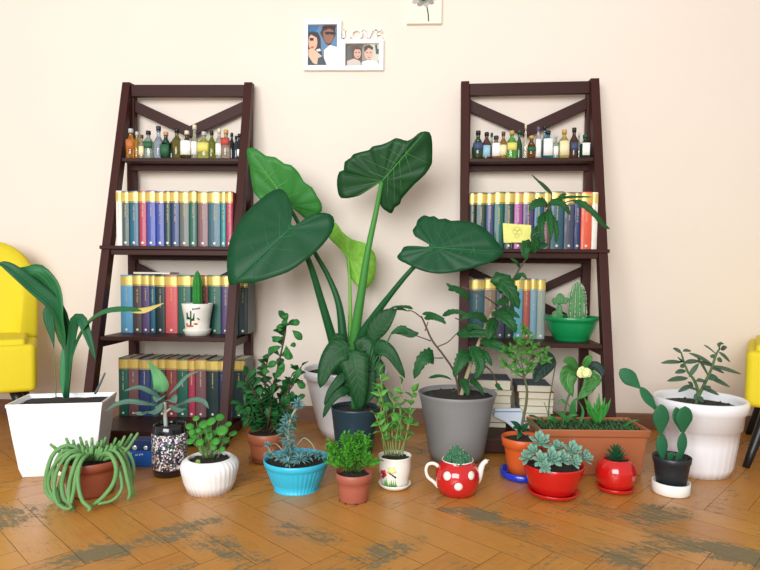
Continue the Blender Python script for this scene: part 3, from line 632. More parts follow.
m = MB(); m.leaf(P3([(163,393),(161,383,-.01),(156,372,-.01),(147,360,-.02)], c.y), 15*s, prof='lance', seg=12, nrm=(.2,-1,.1), fold=.1); m.build('upright_leaf', GB, t, solid=.0012)

# --- white ribbed bowl with round-leaved plant
rib = lambda a, k, z: 1+.034*abs(math.sin(a*17+z*22)) if 1 <= k <= 7 else 1
t, c, s, zr, out = mkpot(210, 496, 19, [(19,495),(22,490),(25.5,480),(28,470),(29,464.5),(27,460),(22.5,457)], 'potted_pilea', 'round-leaved green plant in a white ribbed bowl', (240,238,236), seg=136, rough=.35, rad=rib, var=.02, coat=.2)
m = MB(); f = MB(); rr = random.Random(9)
cc = [(211,421,6,2.8),(203,424,6,3.5),(195,433,7,4.6),(222,430,7,4.2),(220,417,5.5,2.6),(190,426,5,2),(233,433,5,1.3),(209,436,5,3.5),(200,442,5,3),(216,441,5,3),(226,440,4.5,2.5),(190,441,4.5,2),(213,448,5,3),(203,450,5,3),(222,449,4,2.5),(196,418,4,2),(228,424,4.5,2),(207,429,5,3)]
cc += [(rr.uniform(191,229), rr.uniform(430,452), rr.uniform(3.2,5), rr.uniform(1.5,3)) for _ in range(16)]
for u, v, rx, ry in cc:
    dy = rr.uniform(-.05, .05); p = W(u, v, c.y+dy); b0 = W(210+(u-210)*.25+rr.uniform(-4, 4), 458, c.y+dy*.3)
    m.tube([b0, b0.lerp(p, .5)+V((rr.uniform(-.004, .004), 0, .004)), p], [.0011, .0008], 5, n=5)
    nr = V((rr.uniform(-.3, .3), -(ry/rx)*1.6, 1)).normalized(); a = nr.cross(V((0, 1, 0))).normalized(); b = a.cross(nr)
    r = rx*s*.9; vs = [p-nr*.0012]+[p+a*(r*q*math.cos(k*.524))+b*(r*q*math.sin(k*.524))+nr*z for q, z in ((.5, .0005), (1, -.0015)) for k in range(12)]
    fs = [(0, 1+k, 1+(k+1) % 12) for k in range(12)]+[(1+k, 13+k, 13+(k+1) % 12, 1+(k+1) % 12) for k in range(12)]; f.add(vs, fs)
m.build('stems', green((120,150,90)), t); f.build('foliage', green((62,134,50), var=.3, scale=40), t, solid=.0008)
q = MB(); p = W(198, 461.5, c.y-28*s); q.ball(p, 2.6*s, (1, .25, .8)); o = q.build('fallen_leaf', green((120,150,60)), t); o['label'] = 'yellowing leaf over the rim'

# --- bush generator
def bush(t, stems, y, s, leaf_w, leaf_l, mt, stem_mt, seed=1, every=1, prof='oval', dens=9, stemr=1.2, yj=.03, skip=.15, up=.4, ser=0, fold=.18, ld=0, hang=0, pair=2, seg=6, name='foliage'):
    rr = random.Random(seed); m = MB(); f = MB()
    for st in stems:
        dy = rr.uniform(-yj, yj); pts = [W(p[0], p[1], y+(p[2] if len(p) > 2 else dy*i/(len(st)-1))) for i, p in enumerate(st)]
        m.tube(pts, [stemr*s, stemr*s*.55], 6, n=10); P = catmull(pts, dens)
        for i, p in enumerate(P):
            if i/dens < skip: continue
            tg = (P[min(i+1, dens)]-P[max(i-1, 0)]).normalized()
            for k in range(pair if i < dens else 1):
                an = rr.uniform(0, 6.283); side = tg.cross(V((math.cos(an), math.sin(an), .1))).normalized()
                d = (side*(1 if i < dens else .25)+tg*up+V((0, -.12, -hang))).normalized(); ll = leaf_l*s*rr.uniform(.75, 1.15)
                p1 = p+d*ll*.15; f.leaf([p, p1+d*ll*.35+V((0, 0, ll*.06)), p1+d*ll*.85-V((0, 0, ll*ld))], leaf_w*s*rr.uniform(.8, 1.1), nrm=(rr.uniform(-.5, .5), rr.uniform(-1, .0), 1), prof=prof, seg=seg, cr=1, ser=ser, fold=fold)
    m.build('stems', stem_mt, t); f.build(name, mt, t, solid=.0006)
# --- terracotta pot with rounded-leaf bush and saucer
BR = mat((74,58,40), .8)
t, c, s, zr, out = mkpot(266, 465, 14, [(13.5,461),(15,452),(16.5,443),(17,441.5),(18.4,441),(18.8,431.5)], 'potted_jade_bush', 'tall bushy plant with rounded leaves in terracotta pot, left of turquoise bowl', (168,98,68), up=.004)
m = MB(); m.lathe(c, [(0,.0004),(14*s,.0004),(17.5*s,.012),(18*s,.013),(16.5*s,.012),(13*s,.0037),(0,.0037)]); m.build('saucer', mat((160,92,62), .5), t)
st = [[(267,432),(272,398),(279,362,-.02),(285,335,-.03),(286,322,-.03)], [(266,433),(258,405),(252,388),(246,378)], [(268,432),(280,402,-.02),(293,385,-.02),(301,367,-.02)], [(268,432),(283,412,-.03),(297,402,-.03)], [(265,433),(252,412,-.02),(243,404,-.02)], [(267,432),(266,400,.02),(265,376,.02),(268,358,.02)], [(268,432),(276,408,.01),(288,396,.02),(290,380,.02)],
      [(264,433),(257,420,-.03),(247,416,-.04)], [(270,433),(284,422,-.02),(293,420,-.03)], [(266,433),(270,414,-.05),(272,398,-.05)], [(265,432),(262,412,-.04),(260,398,-.04)], [(268,432),(268,408,-.02),(274,380,-.02)], [(266,432),(254,400,.02),(254,385,.03)]]
bush(t, st, c.y, s, 7.6, 13, leafmat((28,86,38), .42, .5, 18, 1), BR, 11, prof='obov', dens=11, yj=.05, pair=2, skip=.1)
f = MB()
for a, b, w in (((287,322),(284,313),7),((290,325),(300,322),7),((286,328),(276,329),7),((287,327),(283,320),6),((292,330),(302,340),7.5),((284,338),(272,341),6),((290,346),(296,345),5),((282,346),(270,352),6.5),((286,345),(288,360),7.5),((279,362),(268,366),6.5),((284,362),(280,374),7),((294,382),(301,368),6.5),((296,382),(305,388),7),((270,372),(262,372),6),((283,355),(293,358),7)):
    f.leaf(P3([(a[0],a[1],-.03),((a[0]+b[0])/2,(a[1]+b[1])/2-.6,-.035),(b[0],b[1],-.03)], c.y), w*s, nrm=(.1,-1,.3), prof='obov', seg=8, cr=1)
f.build('upper_leaves', leafmat((38,106,42), .42, .4, 18, 1), t, solid=.0008)

# --- tall white pot with elephant ear
t, c, s, zr, out = mkpot(345, 441, 22, [(22,440),(27,425),(33,403),(38,384),(39.5,377),(41.5,376.5),(42,368.5)], 'potted_elephant_ear', 'huge elephant ear plant with five big leaves in a tall white pot', (238,238,240), rough=.3, coat=.3, var=.02, th=.006, soil_d=.02)
yA = c.y
STK = green((70,140,62), .4, stretch=(1,1,.2)); STD = green((28,88,46), .4, stretch=(1,1,.2))
def stalk(pts, r, mt): m = MB(); m.tube(P3(pts, yA), [x*s for x in r], 12, n=24); return m.build('stalk', mt, t)
stalk([(340,372),(334,345,-.02),(321,300,-.06),(308,259,-.12),(292,232,-.19)], [6,4.8,3.6,2.7,2.1], STD)
stalk([(344,372),(343,339,0),(339,305,0),(329,278,0),(315,253,-.01),(290,208,-.02)], [5.5,4.8,3.4,2.6,2.2,1.8], STD)
stalk([(349,372),(350,331,.04),(350,290,.05),(348,253,.06)], [3,2.2,1.7,1.4], green((120,178,74)))
stalk([(352,372),(355,335,-.02),(361,295,-.05),(368,250,-.07),(376,212,-.08),(381.5,182,-.1)], [6.5,5.2,4.2,3.1,2.5,2.0], STK)
stalk([(355,372),(361,338,-.03),(373,318,-.06),(391,294,-.1),(411,270,-.13),(434,248,-.16)], [6,5,3.8,2.7,2.2,1.8], STD)
m = MB(); m.lathe(V((c.x+.01, c.y, zr-.03)), [(0,0),(13*s,0),(12*s,.05),(8*s,.12),(0,.13)], 16, rad=lambda a, k, z: 1+.12*math.sin(a*5)); m.build('crown', STD, t)
def bigleaf(outline, hub, sc, off, dyf, mt, vein, nm='leaf', bulge=.012, tips=None, nring=7):
    ol = [(off[0]+x/sc, off[1]+y/sc) for x, y in outline]; hu, hv = off[0]+hub[0]/sc, off[1]+hub[1]/sc
    # resample outline
    pts = []; n = len(ol)
    for i in range(n):
        a, b, cc_, d = ol[i-1], ol[i], ol[(i+1) % n], ol[(i+2) % n]
        for q in (0, .5):
            pts.append(tuple(.5*((2*b[k])+(cc_[k]-a[k])*q+(2*a[k]-5*b[k]+4*cc_[k]-d[k])*q*q+(3*b[k]-a[k]-3*cc_[k]+d[k])*q**3) for k in (0, 1)))
    m = MB(); N_ = len(pts); R_max = max(math.hypot(p[0]-hu, p[1]-hv) for p in pts)
    def P(u, v, i, q):
        rr_ = math.hypot(u-hu, v-hv)/R_max; und = (.0026*math.cos(i*1.5708)+.003*math.sin(i*.55))*q**1.3
        return W(u, v, yA+dyf(u-hu, v-hv)+bulge*(rr_**2)+und)
    vs = [P(hu, hv, 0, 0)]; fs = []
    for k in range(1, nring+1):
        q = k/nring
        for i, (u, v) in enumerate(pts): vs.append(P(hu+(u-hu)*q, hv+(v-hv)*q, i, q))
    for i in range(N_): fs.append((0, 1+i, 1+(i+1) % N_))
    for k in range(nring-1):
        for i in range(N_): a = 1+k*N_; fs.append((a+i, a+N_+i, a+N_+(i+1) % N_, a+(i+1) % N_))
    m.add(vs, fs); lf = m.build(nm, mt, t, solid=.0014)
    # veins: ribs that stand just proud of the blade
    m = MB()
    tip = max(range(N_), key=lambda i: math.hypot(pts[i][0]-hu, pts[i][1]-hv)) if tips is None else min(range(N_), key=lambda i: math.hypot(pts[i][0]-(off[0]+tips[0]/sc), pts[i][1]-(off[1]+tips[1]/sc)))
    tu, tv = pts[tip]
    def Vp(u, v): return W(u, v, yA+dyf(u-hu, v-hv)+bulge*(math.hypot(u-hu, v-hv)/R_max)**2-.0014)
    m.tube([Vp(hu+(tu-hu)*q, hv+(tv-hv)*q) for q in (0, .25, .5, .75, .97)], [.002, .0013, .0005], 6, n=16)
    for i in range(0, N_, 4):
        u, v = pts[i]
        dt = min((i-tip) % N_, (tip-i) % N_)
        if dt < 4: continue
        f0 = max(0, min(.62, 1-dt/(N_*.36)))           # side veins leave the midrib further out near the tip
        a0, b0 = hu+(tu-hu)*f0*.9, hv+(tv-hv)*f0*.9
        m.tube([Vp(a0+(u-a0)*q, b0+(v-b0)*q) for q in (0, .3, .6, .93)], [.0010, .0006, .0003], 5, n=8)
    m.build('veins', vein, lf)
VN = green((44,122,72), .5); LA = green((13,72,38), .42, scale=9, var=.2); LB = green((48,124,48), .42, scale=9, var=.2); LC = green((17,68,30), .4, scale=9, var=.2); LE = green((120,180,50), .45, scale=60, var=.35)
bigleaf([(105,30),(140,35),(175,60),(210,65),(245,90),(270,95),(300,125),(320,160),(350,180),(370,215),(385,240),(387,268),(370,285),(340,300),(322,298),(305,275),(290,262),(272,262),(262,290),(230,290),(180,262),(150,225),(130,200),(118,150),(112,100),(103,60)], (268,252), 3.8, (220,140), lambda du, dv: .0012*dv+.0002*du, LB, green((116,178,96), .5), tips=(105,30))
bigleaf([(272,325),(300,318),(340,288),(370,278),(405,278),(430,292),(434,325),(412,372),(365,425),(318,462),(262,500),(200,522),(120,545),(70,543),(38,552),(28,505),(27,450),(38,380),(72,310),(112,262),(150,228),(190,198),(225,185),(250,200),(268,240),(275,270),(272,300)], (262,340), 3.8, (220,140), lambda du, dv: -.19-.0013*dv, LA, VN, tips=(38,552), bulge=.02)
bigleaf([(340,365),(310,365),(275,385),(235,425),(190,440),(120,445),(100,400),(97,340),(110,295),(135,285),(140,240),(175,215),(190,195),(240,180),(280,170),(300,150),(350,140),(400,120),(430,103),(460,108),(500,118),(540,95),(575,68),(625,70),(640,130),(640,220),(635,255),(600,310),(540,365),(490,420),(465,450),(455,480),(425,500),(410,532),(380,520),(350,495),(342,460),(348,400)], (352,350), 5.7, (320,120), lambda du, dv: -.1+.0012*dv, LC, green((78,156,70), .5), tips=(610,68))
bigleaf([(248,262),(235,235),(200,215),(160,200),(143,160),(165,130),(175,95),(215,65),(250,75),(280,70),(310,90),(350,85),(385,100),(430,98),(500,105),(560,125),(620,165),(665,215),(700,260),(722,295),(690,335),(620,370),(560,390),(500,405),(440,420),(380,430),(320,435),(260,430),(200,415),(150,395),(100,370),(60,350),(45,325),(70,295),(90,265),(140,258),(200,263)], (285,270), 6.333, (390,205), lambda du, dv: -.16-.0013*dv-.0004*du, LA, VN, tips=(722,295))
bigleaf([(135,85),(160,120),(190,145),(215,155),(250,165),(275,190),(288,215),(288,260),(280,300),(265,325),(240,338),(220,330),(200,305),(180,270),(178,230),(165,205),(140,170),(110,145),(120,110)], (186,215), 3.8, (300,200), lambda du, dv: .06-.0006*du, LE, green((150,200,90), .5), tips=(240,338), bulge=.0)

# --- dark teal pot with peace lily
t, c, s, zr, out = mkpot(354.5, 459, 17, [(17,458),(19,445),(21.5,425),(23.4,409),(23.7,408.5),(23.8,406.5)], 'potted_peace_lily', 'peace lily with broad drooping dark leaves in dark blue-grey pot', (38,62,74), rough=.4)
def petiole(m, a, b, r=1.0, dy=-.02): m.tube([W(*a, c.y), W((a[0]+b[0])/2+1, (a[1]+b[1])/2-6, c.y+dy/2), W(*b, c.y+dy)], [r*s, r*s*.7], 6, n=8)
m = MB()
lv = [([(350,345,-0.012),(337,352,-0.030),(327,366,-0.042),(320,388,-0.048)],27,'cord'), ([(352,350,-0.024),(355,365,-0.042),(358,385,-0.048),(360,411,-0.042)],30,'cord'), ([(366,366,-0.012),(368,378,-0.018),(370,392,-0.018),(364,405,-0.018)],18,'cord'), ([(372,350,0),(382,348,-0.018),(392,355,-0.030),(405,378,-0.036)],18,'cord'), ([(370,344,0.006),(376,330,0),(386,318,-0.006),(397,309,-0.012)],21,'oval'), ([(392,332,0),(402,331,-0.012),(412,334,-0.018),(419,333,-0.018)],9,'oval'), ([(347,372,-0.012),(338,382,-0.030),(330,392,-0.036),(324,405,-0.042)],10,'cord'), ([(350,390,-0.012),(339,392,-0.030),(330,402,-0.036),(323,418,-0.042)],12,'cord'), ([(378,352,0.012),(370,360,0.000),(378,370,-0.012),(372,378,-0.012)],18,'oval'), ([(374,385,-0.006),(380,392,-0.012),(386,402,-0.018),(398,412,-0.024)],15,'cord'), ([(345,345,0.012),(338,342,0),(330,348,-0.012)],18,'oval'), ([(358,352,0.006),(362,345,0),(368,352,-0.006),(374,372,-0.012)],21,'oval'), ([(352,372,0),(350,385,0),(352,398,0)],16,'oval'), ([(396,309,-0.012),(402,309,-0.018),(410,312,-0.018)],3,'lance')]
for p, w, pf in lv: m.leaf(P3(p, c.y), w*s, nrm=(0,-1,.35), prof=pf, seg=14, fold=.07)
m.build('foliage', leafmat((16,68,28), .5, .3, 14, 8), t, solid=.001)
m = MB()
for a, b in (((352,410),(350,347)),((355,410),(352,352)),((357,410),(366,366)),((358,410),(373,350)),((359,410),(371,344)),((354,410),(348,373)),((353,410),(350,391)),((360,410),(374,386)),((360,410),(392,332)),((356,410),(379,353))): petiole(m, a, b)
m.build('stems', green((52,110,58)), t)

# --- turquoise bowl with grey-blue succulent
flute = lambda a, k, z: 1+.012*math.sin(a*40) if 4 <= k <= 6 else 1
t, c, s, zr, out = mkpot(296.5, 495, 20, [(21,494.5),(22.6,492),(22.6,489),(21,487),(25.5,479),(30.5,466),(31,464),(32.5,463),(33,458)], 'potted_blue_succulent', 'spiky blue-grey succulent in a turquoise bowl', (52,182,214), seg=160, rough=.35, rad=flute, th=.005)
SUC = green((96,142,142), .6, var=.25, scale=60); m = MB(); f = MB(); rr = random.Random(21)
def tuft(u, v, r, dy=0, n=26, ln=1.0, tgt=None, w=1.7):
    p = W(u, v, c.y+dy)
    for k in range(n):
        a = k*2.4; el = math.asin(min(1, max(-.35, rr.uniform(-.3, 1)))); d = V((math.cos(a)*math.cos(el), math.sin(a)*math.cos(el)*.9, math.sin(el)))
        L_ = r*s*rr.uniform(.8, 1.15)*ln; (tgt or f).leaf([p+d*.2*L_, p+d*.6*L_+V((0,0,.04*L_)), p+d*L_-V((0, 0, L_*.1))], w*s, nrm=(0,-.3,1), prof='taper', seg=4, cr=1, fold=.3)
m.tube(P3([(292,461),(290,448,-.01),(288,430,-.01),(292,416,-.01),(298,406,-.01)], c.y), [2.2*s,1.6*s,1.2*s], 7)
for u, v, r in ((298,404,8),(297,408,6),(290,420,11),(287,427,11),(286,433,10),(288,440,9),(291,446,9),(289,452,10),(292,458,12),(286,457,10)): tuft(u, v, r, -.01, 24)
m.tube(P3([(284,462),(272,453,-.02),(268,446,-.03)], c.y), [1.4*s, s], 6); tuft(268, 445, 5, -.03, 16); tuft(271, 456, 8, -.02)
m.tube(P3([(298,462),(310,456,-.01),(316,455,-.02)], c.y), [1.4*s, s], 6); tuft(314, 456, 8, -.02); tuft(320, 457, 7, .0); tuft(308, 458, 8, -.04); tuft(300, 460, 10, -.06); tuft(288, 464, 9, -.09, 20); tuft(281, 459, 7, -.05); tuft(304, 455, 8, 0)
m.tube(P3([(297,446),(304,438,-.01),(312,444,-.02),(316,453,-.02)], c.y), [.6*s, .6*s], 5); m.tube(P3([(284,452),(276,444),(268,446,-.03)], c.y), [.7*s,.7*s], 5)
m.build('stems', mat((150,150,120), .7), t); f.build('foliage', SUC, t, solid=.0009)

# --- small terracotta plastic pot with fern-like plant
t, c, s, zr, out = mkpot(353.5, 505, 13.5, [(13.5,504),(14.5,498),(16,485),(16.8,480),(17.6,479.5),(18.3,471.5)], 'potted_small_fern', 'low bright green fern-like plant in a small brick-red pot in front', (166,92,72), rough=.5)
m = MB()
for k in range(8):
    a = k*.785+.3; q = c+V((13.6*s*math.cos(a), 13.6*s*math.sin(a), .0)); m.box(q.x-.0035, q.x+.0035, q.y-.0035, q.y+.0035, .0006, .0045)
m.build('foot_notch', mat((60,40,32), .8), t)
rr = random.Random(31); st = []
for k in range(40):
    a = rr.uniform(0, 6.283); q = math.sqrt(rr.random()); u = 352+27*q*math.cos(a); v = 446-11*(1-q*q)+rr.uniform(0, 22)*(q**1.5)-3; st.append([(353+6*math.cos(a),472),(353+(u-353)*.6,(472+v)/2-2,.06*math.sin(a)*.5),(u, v, .055*math.sin(a)*q)])
bush(t, st, c.y, s, 2.4, 4.8, green((66,140,36), .5, var=.5, scale=60), green((70,110,40)), 5, dens=14, stemr=.5, pair=4, skip=.3, seg=4, prof='oval')

# --- painted white pot with flower and dragonfly, thin-stemmed plant
t, c, s, zr, out = mkpot(394.5, 492, 13, [(12,486),(14,478),(16,468),(16,460),(16.3,456),(16.6,455)], 'potted_seedling', 'thin-stemmed leafy seedlings in a white pot painted with red flower and grass', (240,238,228), rough=.25, coat=.4, up=.006, th=.003)
m = MB(); m.lathe(c, [(0,.0004),(11*s,.0004),(14*s,.006),(16.5*s,.016),(16*s,.0175),(13*s,.0075),(0,.006)], 40); m.build('saucer', mat((236,234,222), .25, .03, coat=.4), t)
def vpx(p): return CY-F*((p-CAM).dot(UP))/dep(p)
def onprof(prof, u, v, lift):
    """point where the view line meets the front of a turned pot (profile in px at its axis)"""
    d = ray(u, v); q0 = dep(c); R_ = max(p[0] for p in prof)*s
    for k in range(601):
        q = q0-1.15*R_+k*(1.2*R_)/600; p = CAM+d*q; vz = vpx(V((c.x, c.y, p.z))); r = prof[-1][0]
        for (ra, va), (rb, vb) in zip(prof, prof[1:]):
            if vb <= vz <= va: r = ra+(rb-ra)*(vz-va)/(vb-va)
        if vz > prof[0][1]: r = prof[0][0]
        if math.hypot(p.x-c.x, p.y-c.y) <= r*s+lift: return p
    return CAM+d*q0
def onpot(u, v, rpx=16.1, lift=.0006): return onprof(PROFILE, u, v, lift)
PROFILE = [(12,486),(14,478),(16,468),(16,460),(16.3,456),(16.6,455)]
def decal(name, polys, col, rpx=16.1, lift=.0006):
    m = MB()
    for pl in polys:
        p = [onpot(u, v, rpx(v) if callable(rpx) else rpx, lift) for u, v in pl]; n = len(p); cen = onpot(sum(q[0] for q in pl)/n, sum(q[1] for q in pl)/n, rpx(sum(q[1] for q in pl)/n) if callable(rpx) else rpx, lift)
        m.add([cen]+p, [(0, 1+i, 1+(i+1) % n) for i in range(n)])
    return m.build(name, mat(col, .4), t, solid=.0004)
def blob(u, v, rx, ry, n=12, wob=.0): return [(u+rx*(1+wob*math.sin(k*5*6.283/n))*math.cos(k*6.283/n), v+ry*(1+wob*math.sin(k*5*6.283/n))*math.sin(k*6.283/n)) for k in range(n)]
rp = lambda v: 16.1 if v < 470 else 16.1-(v-470)*.24
decal('painted_flower', [blob(383.2,474,3.2,4.2,20,.15)], (190,44,54), rp, .0008); decal('painted_flower_centre', [blob(383.4,474,1,1.3)], (90,30,40), rp, .0013)
decal('painted_sunburst', [blob(391.5,471,4.5,4,20,.2)], (238,232,160), rp); decal('painted_dragonfly', [[(388.5,473.4),(389.5,472.8),(396.5,477.3),(395.6,478.6)]], (34,32,38), rp, .0012)
decal('painted_grass', [[(u-.9,487),(u+.9,487),(u+rr.uniform(-1.6,1.6),479.5+rr.uniform(-2.5,1.5))] for u in (384.6,385.5,386.2,387.8,389.4,391,392.6,394.2,396)], (96,160,70), rp)
st = [[(385,456),(381,420),(382,390),(380,374)],[(390,456),(386,430),(383,405),(378,388)],[(398,456),(401,430),(400,405),(402,383)],[(402,456),(408,425),(411,405),(413,392)],[(394,456),(392,430),(394,408),(392,398)],[(388,456),(384,440),(379,425),(375,415)],[(399,456),(405,440),(409,425),(410,415)],[(396,456),(396,440),(399,425),(402,415)],[(392,456),(390,440),(388,425),(386,412)]]
bush(t, st, c.y, s, 6.4, 12.5, leafmat((86,150,62), .5, .3, 20, 5), green((134,150,86)), 8, dens=6, stemr=.8, pair=2, skip=.3, yj=.04, prof='lance')

# --- large grey pot with toothed-leaf climbing shrub
t, c, s, zr, out = mkpot(456, 466, 26, [(25.5,465),(28,450),(32,425),(36,403),(38,395),(39.3,392)], 'potted_hibiscus', 'sprawling toothed-leaf shrub climbing past the shelf, in large grey pot', (134,135,134), rough=.5, th=.005, soil_d=.014)
yH = c.y
m = MB(); m.tube(P3([(460,400),(468,372,.01),(478,345,.02),(488,322,.03),(495,310,.04)], yH), [2.3*s,2*s,1.6*s], 8); m.build('trunk', mat((168,156,120), .75, .2, 40), t)
m = MB()
for pl, r in (([(460,402),(455,374),(444,356),(432,340),(424,322),(421,316)], 1.1), ([(422,318),(414,312),(408,310)], .6), ([(431,341),(420,337),(409,333)], .6), ([(437,347),(448,342),(456,334)], .6), ([(425,331),(428,322)], .6), ([(443,358),(434,358)], .6), ([(495,310,.04),(505,295,.0),(514,278,-.02),(524,262,-.04),(533,250,-.06),(541,232,-.07),(546,212,-.08)], 1.0), ([(546,214,-.08),(552,196,-.08),(545,185,-.08),(534,178,-.08)], .7), ([(548,205,-.08),(562,203,-.09),(574,200,-.09)], .7), ([(473,358),(490,370),(497,383)], .8), ([(465,385),(452,392)],.6), ([(482,338,.02),(470,325,.0),(455,318)], .7), ([(480,342,.02),(500,350,-.02),(515,352,-.03)], .7), ([(497,305,.02),(485,297,-.02),(470,290,-.03),(462,287,-.03)], .7)): m.tube(P3(pl, yH), [r*s*1.1, r*s*.8], 6)
m.build('branches', mat((84,74,58), .8), t)
HL = [([(434,358),(428,357,-.02),(421,362,-.03),(414,379,-.03)],20),([(413,309),(407,307,-.01),(395,307,-.02),(388,310,-.02)],4),([(409,333),(402,329),(396,331),(391,334)],9),([(424,318),(433,317,-.03),(441,320,-.04),(446,324,-.05)],9),([(422,314),(432,314),(445,319,-.02)],5),([(442,316),(452,312,-.02),(462,313,-.03),(472,318,-.04)],7),([(428,378),(438,376,-.02),(446,377,-.03),(452,380)],4),
 ([(456,334),(470,333,-.03),(487,334,-.05),(498,338,-.05)],13),([(470,352),(463,358,-.03),(458,367,-.04),(454,377,-.04)],17),([(480,340),(492,344,-.04),(506,350,-.06),(514,358,-.06)],14),([(472,345),(478,358,-.04),(480,368,-.05),(474,380,-.05)],16),([(462,378),(466,388,-.03),(468,396,-.04)],11),([(470,380),(478,386,-.03),(484,396,-.04)],8),([(448,290,-.02),(456,289),(463,294),(468,300)],8),
 ([(497,288,-.04),(502,283,-.06),(511,293,-.08),(519,309,-.08)],25),([(492,312,.0),(503,316,-.05),(512,325,-.07),(516,333,-.07)],16),([(488,322,0),(478,316,-.03),(468,316,-.05),(460,320,-.05)],10),([(495,318,0),(490,330,-.05),(488,340,-.06)],14),([(500,308,0),(510,312,-.04),(520,318,-.06)],11),([(470,300,-.03),(462,293,-.05),(452,288,-.06),(446,283,-.06)],8),
 ([(514,280,-.02),(522,275,-.04),(527,280,-.05)],7),([(520,268,-.03),(516,262,-.05),(510,258,-.05)],5),([(533,250,-.06),(527,246,-.08),(525,252,-.09),(527,260,-.09)],15),([(536,245,-.06),(543,246,-.08),(549,244,-.09)],9),([(534,254,-.06),(537,238,-.08),(544,236,-.09)],10),([(548,205,-.08),(541,203,-.1),(534,205,-.11),(529,211,-.11)],13),([(548,203,-.08),(558,203,-.1),(565,208,-.11),(570,215,-.11)],11),([(572,200,-.09),(583,205,-.11),(594,214,-.12),(603,225,-.12),(610,229,-.12)],9),([(551,194,-.08),(544,187,-.08),(538,181,-.08),(531,174,-.08)],4),([(560,198,-.08),(575,197,-.1),(592,197,-.1)],4),([(545,215,-.08),(553,222,-.1),(556,232,-.11),(556,243,-.11)],9),([(545,212,-.08),(541,222,-.1),(541,232,-.11),(545,244,-.11)],9),([(548,208,-.08),(550,225,-.11),(551,240,-.12)],9),([(542,226,-.08),(534,232,-.09),(531,240,-.09)],7),
 ([(558,203,-.09),(562,196,-.1),(567,194,-.1)],6),([(476,350,0),(486,356,-.04),(492,366,-.05)],10),([(508,298,-.03),(500,303,-.06),(495,301,-.06)],9),([(496,383),(499,388,-.01),(503,390,-.02)],6),([(462,398,-.02),(470,400,-.03),(476,404,-.03)],6),([(456,396,-.02),(450,400,-.03),(444,402,-.02)],5), ([(466,330,-.02),(474,326,-.04),(484,330,-.05)],9)]
m = MB()
for p, w in HL: m.leaf(P3(p, yH), w*s, nrm=(.1,-1,.5), prof='cord', seg=16, ser=.2, fold=.12)
m.build('foliage', leafmat((20,76,30), .5, .4, 16, 6), t, solid=.0009)

# --- red teapot with white dots and small cactus
t, c, s, zr, out = mkpot(457, 497.5, 14, [(14,496.5),(17.5,493),(21,485),(22.3,477),(21.5,470),(18.5,464),(16,462),(15.3,461),(15.5,459.5)], 'teapot_planter', 'red teapot with white dots used as a pot for a tiny cactus', (196,30,32), rough=.12, coat=.6, th=.003, soil_d=.006, potname='teapot_body')
WH = mat((240,232,220), .2, .02, coat=.4)
m = MB(); zr2 = zr; m.lathe(V((c.x, c.y, zr)), [(15.6*s,-.0015),(16.1*s,0),(15.8*s,.0018),(14.8*s,.0012),(14.6*s,-.001)], 48); m.build('white_rim', WH, t)
m = MB(); m.tube(P3([(439.5,472),(438,466),(433,463.3),(428,464.5),(426,470),(428,477),(434,482),(438.5,487)], c.y), [2*s,1.7*s,1.6*s,1.7*s,2*s], 10, n=24); m.build('handle', WH, t)
m = MB(); m.tube(P3([(475,480),(478,476),(480.5,470),(483,464),(487,460.5)], c.y), [6*s,4.8*s,3.4*s,2.5*s,2.2*s], 12, n=16); m.lathe(P3([(487,460.3)], c.y)[0], [(0,0),(1.9*s,0),(2.4*s,.0015),(0,.0018)], 12); m.build('spout', WH, t)
def onbody(u, v, lift=.0009): return onprof([(14,496.5),(17.5,493),(21,485),(22.3,477),(21.5,470),(18.5,464),(16,462)], u, v, lift)
m = MB()
for u, v, rx, ry in ((447,476,3.9,4.6),(471.5,475.5,3.2,4.5),(458.5,487,4.3,3.9)):
    pl = [onbody(u, v)]+[onbody(u+rx*q*math.cos(k*.3927), v+ry*q*math.sin(k*.3927)) for q in (.5, 1) for k in range(16)]
    m.add(pl, [(0, 1+k, 1+(k+1) % 16) for k in range(16)]+[(1+k, 17+k, 17+(k+1) % 16, 1+(k+1) % 16) for k in range(16)])
m.build('white_dot', WH, t, solid=.0006)
def spiny(t, cen, r, h, mt, nrib=13, name='cactus', M=None, spines=140, sl=.004, seed=2, spm=None, taper=1.0):
    m = MB(); pr = []; n = 14
    for k in range(n+1):
        q = k/n; rr_ = r*(min(1, .8+q*2) if q < .1 else 1)*(math.cos(max(0, (q-.55)/.45)*math.pi/2)**.6 if q > .55 else 1)*(1-(1-taper)*q); pr.append((max(0, rr_), h*q))
    rf = lambda a, k, z: 1+.10*math.cos(a*nrib)
    m.lathe(cen, pr, nrib*6, rad=rf, M=M); o = m.build(name, mt, t); rs = random.Random(seed); q = MB()
    for k in range(spines):
        j = rs.randrange(nrib); a = 2*math.pi*j/nrib; zq = rs.random()*.97; kk = min(n-1, int(zq*n)); r0 = pr[kk][0]+(pr[kk+1][0]-pr[kk][0])*(zq*n-kk); p = V((r0*1.1*math.cos(a), r0*1.1*math.sin(a), h*zq))
        for w_ in range(3):
            d = V((math.cos(a+rs.uniform(-.7, .7)), math.sin(a+rs.uniform(-.7, .7)), rs.uniform(-.4, .9))).normalized()*sl; e = p+d
            if M: q.add([cen+M @ (p+V((0,0,.0004))), cen+M @ (p-V((.0004,0,.0002))), cen+M @ (p+V((.0004,0,-.0002))), cen+M @ e], [(0,1,3),(1,2,3),(2,0,3)])
            else: q.add([cen+p+V((0,0,.0004)), cen+p-V((.0004,0,.0002)), cen+p+V((.0004,0,-.0002)), cen+e], [(0,1,3),(1,2,3),(2,0,3)])
    q.build('spines', spm or mat((214,214,190), .6), o)
    return o
CG = green((52,104,72), .6, bump=.4, scale=120)
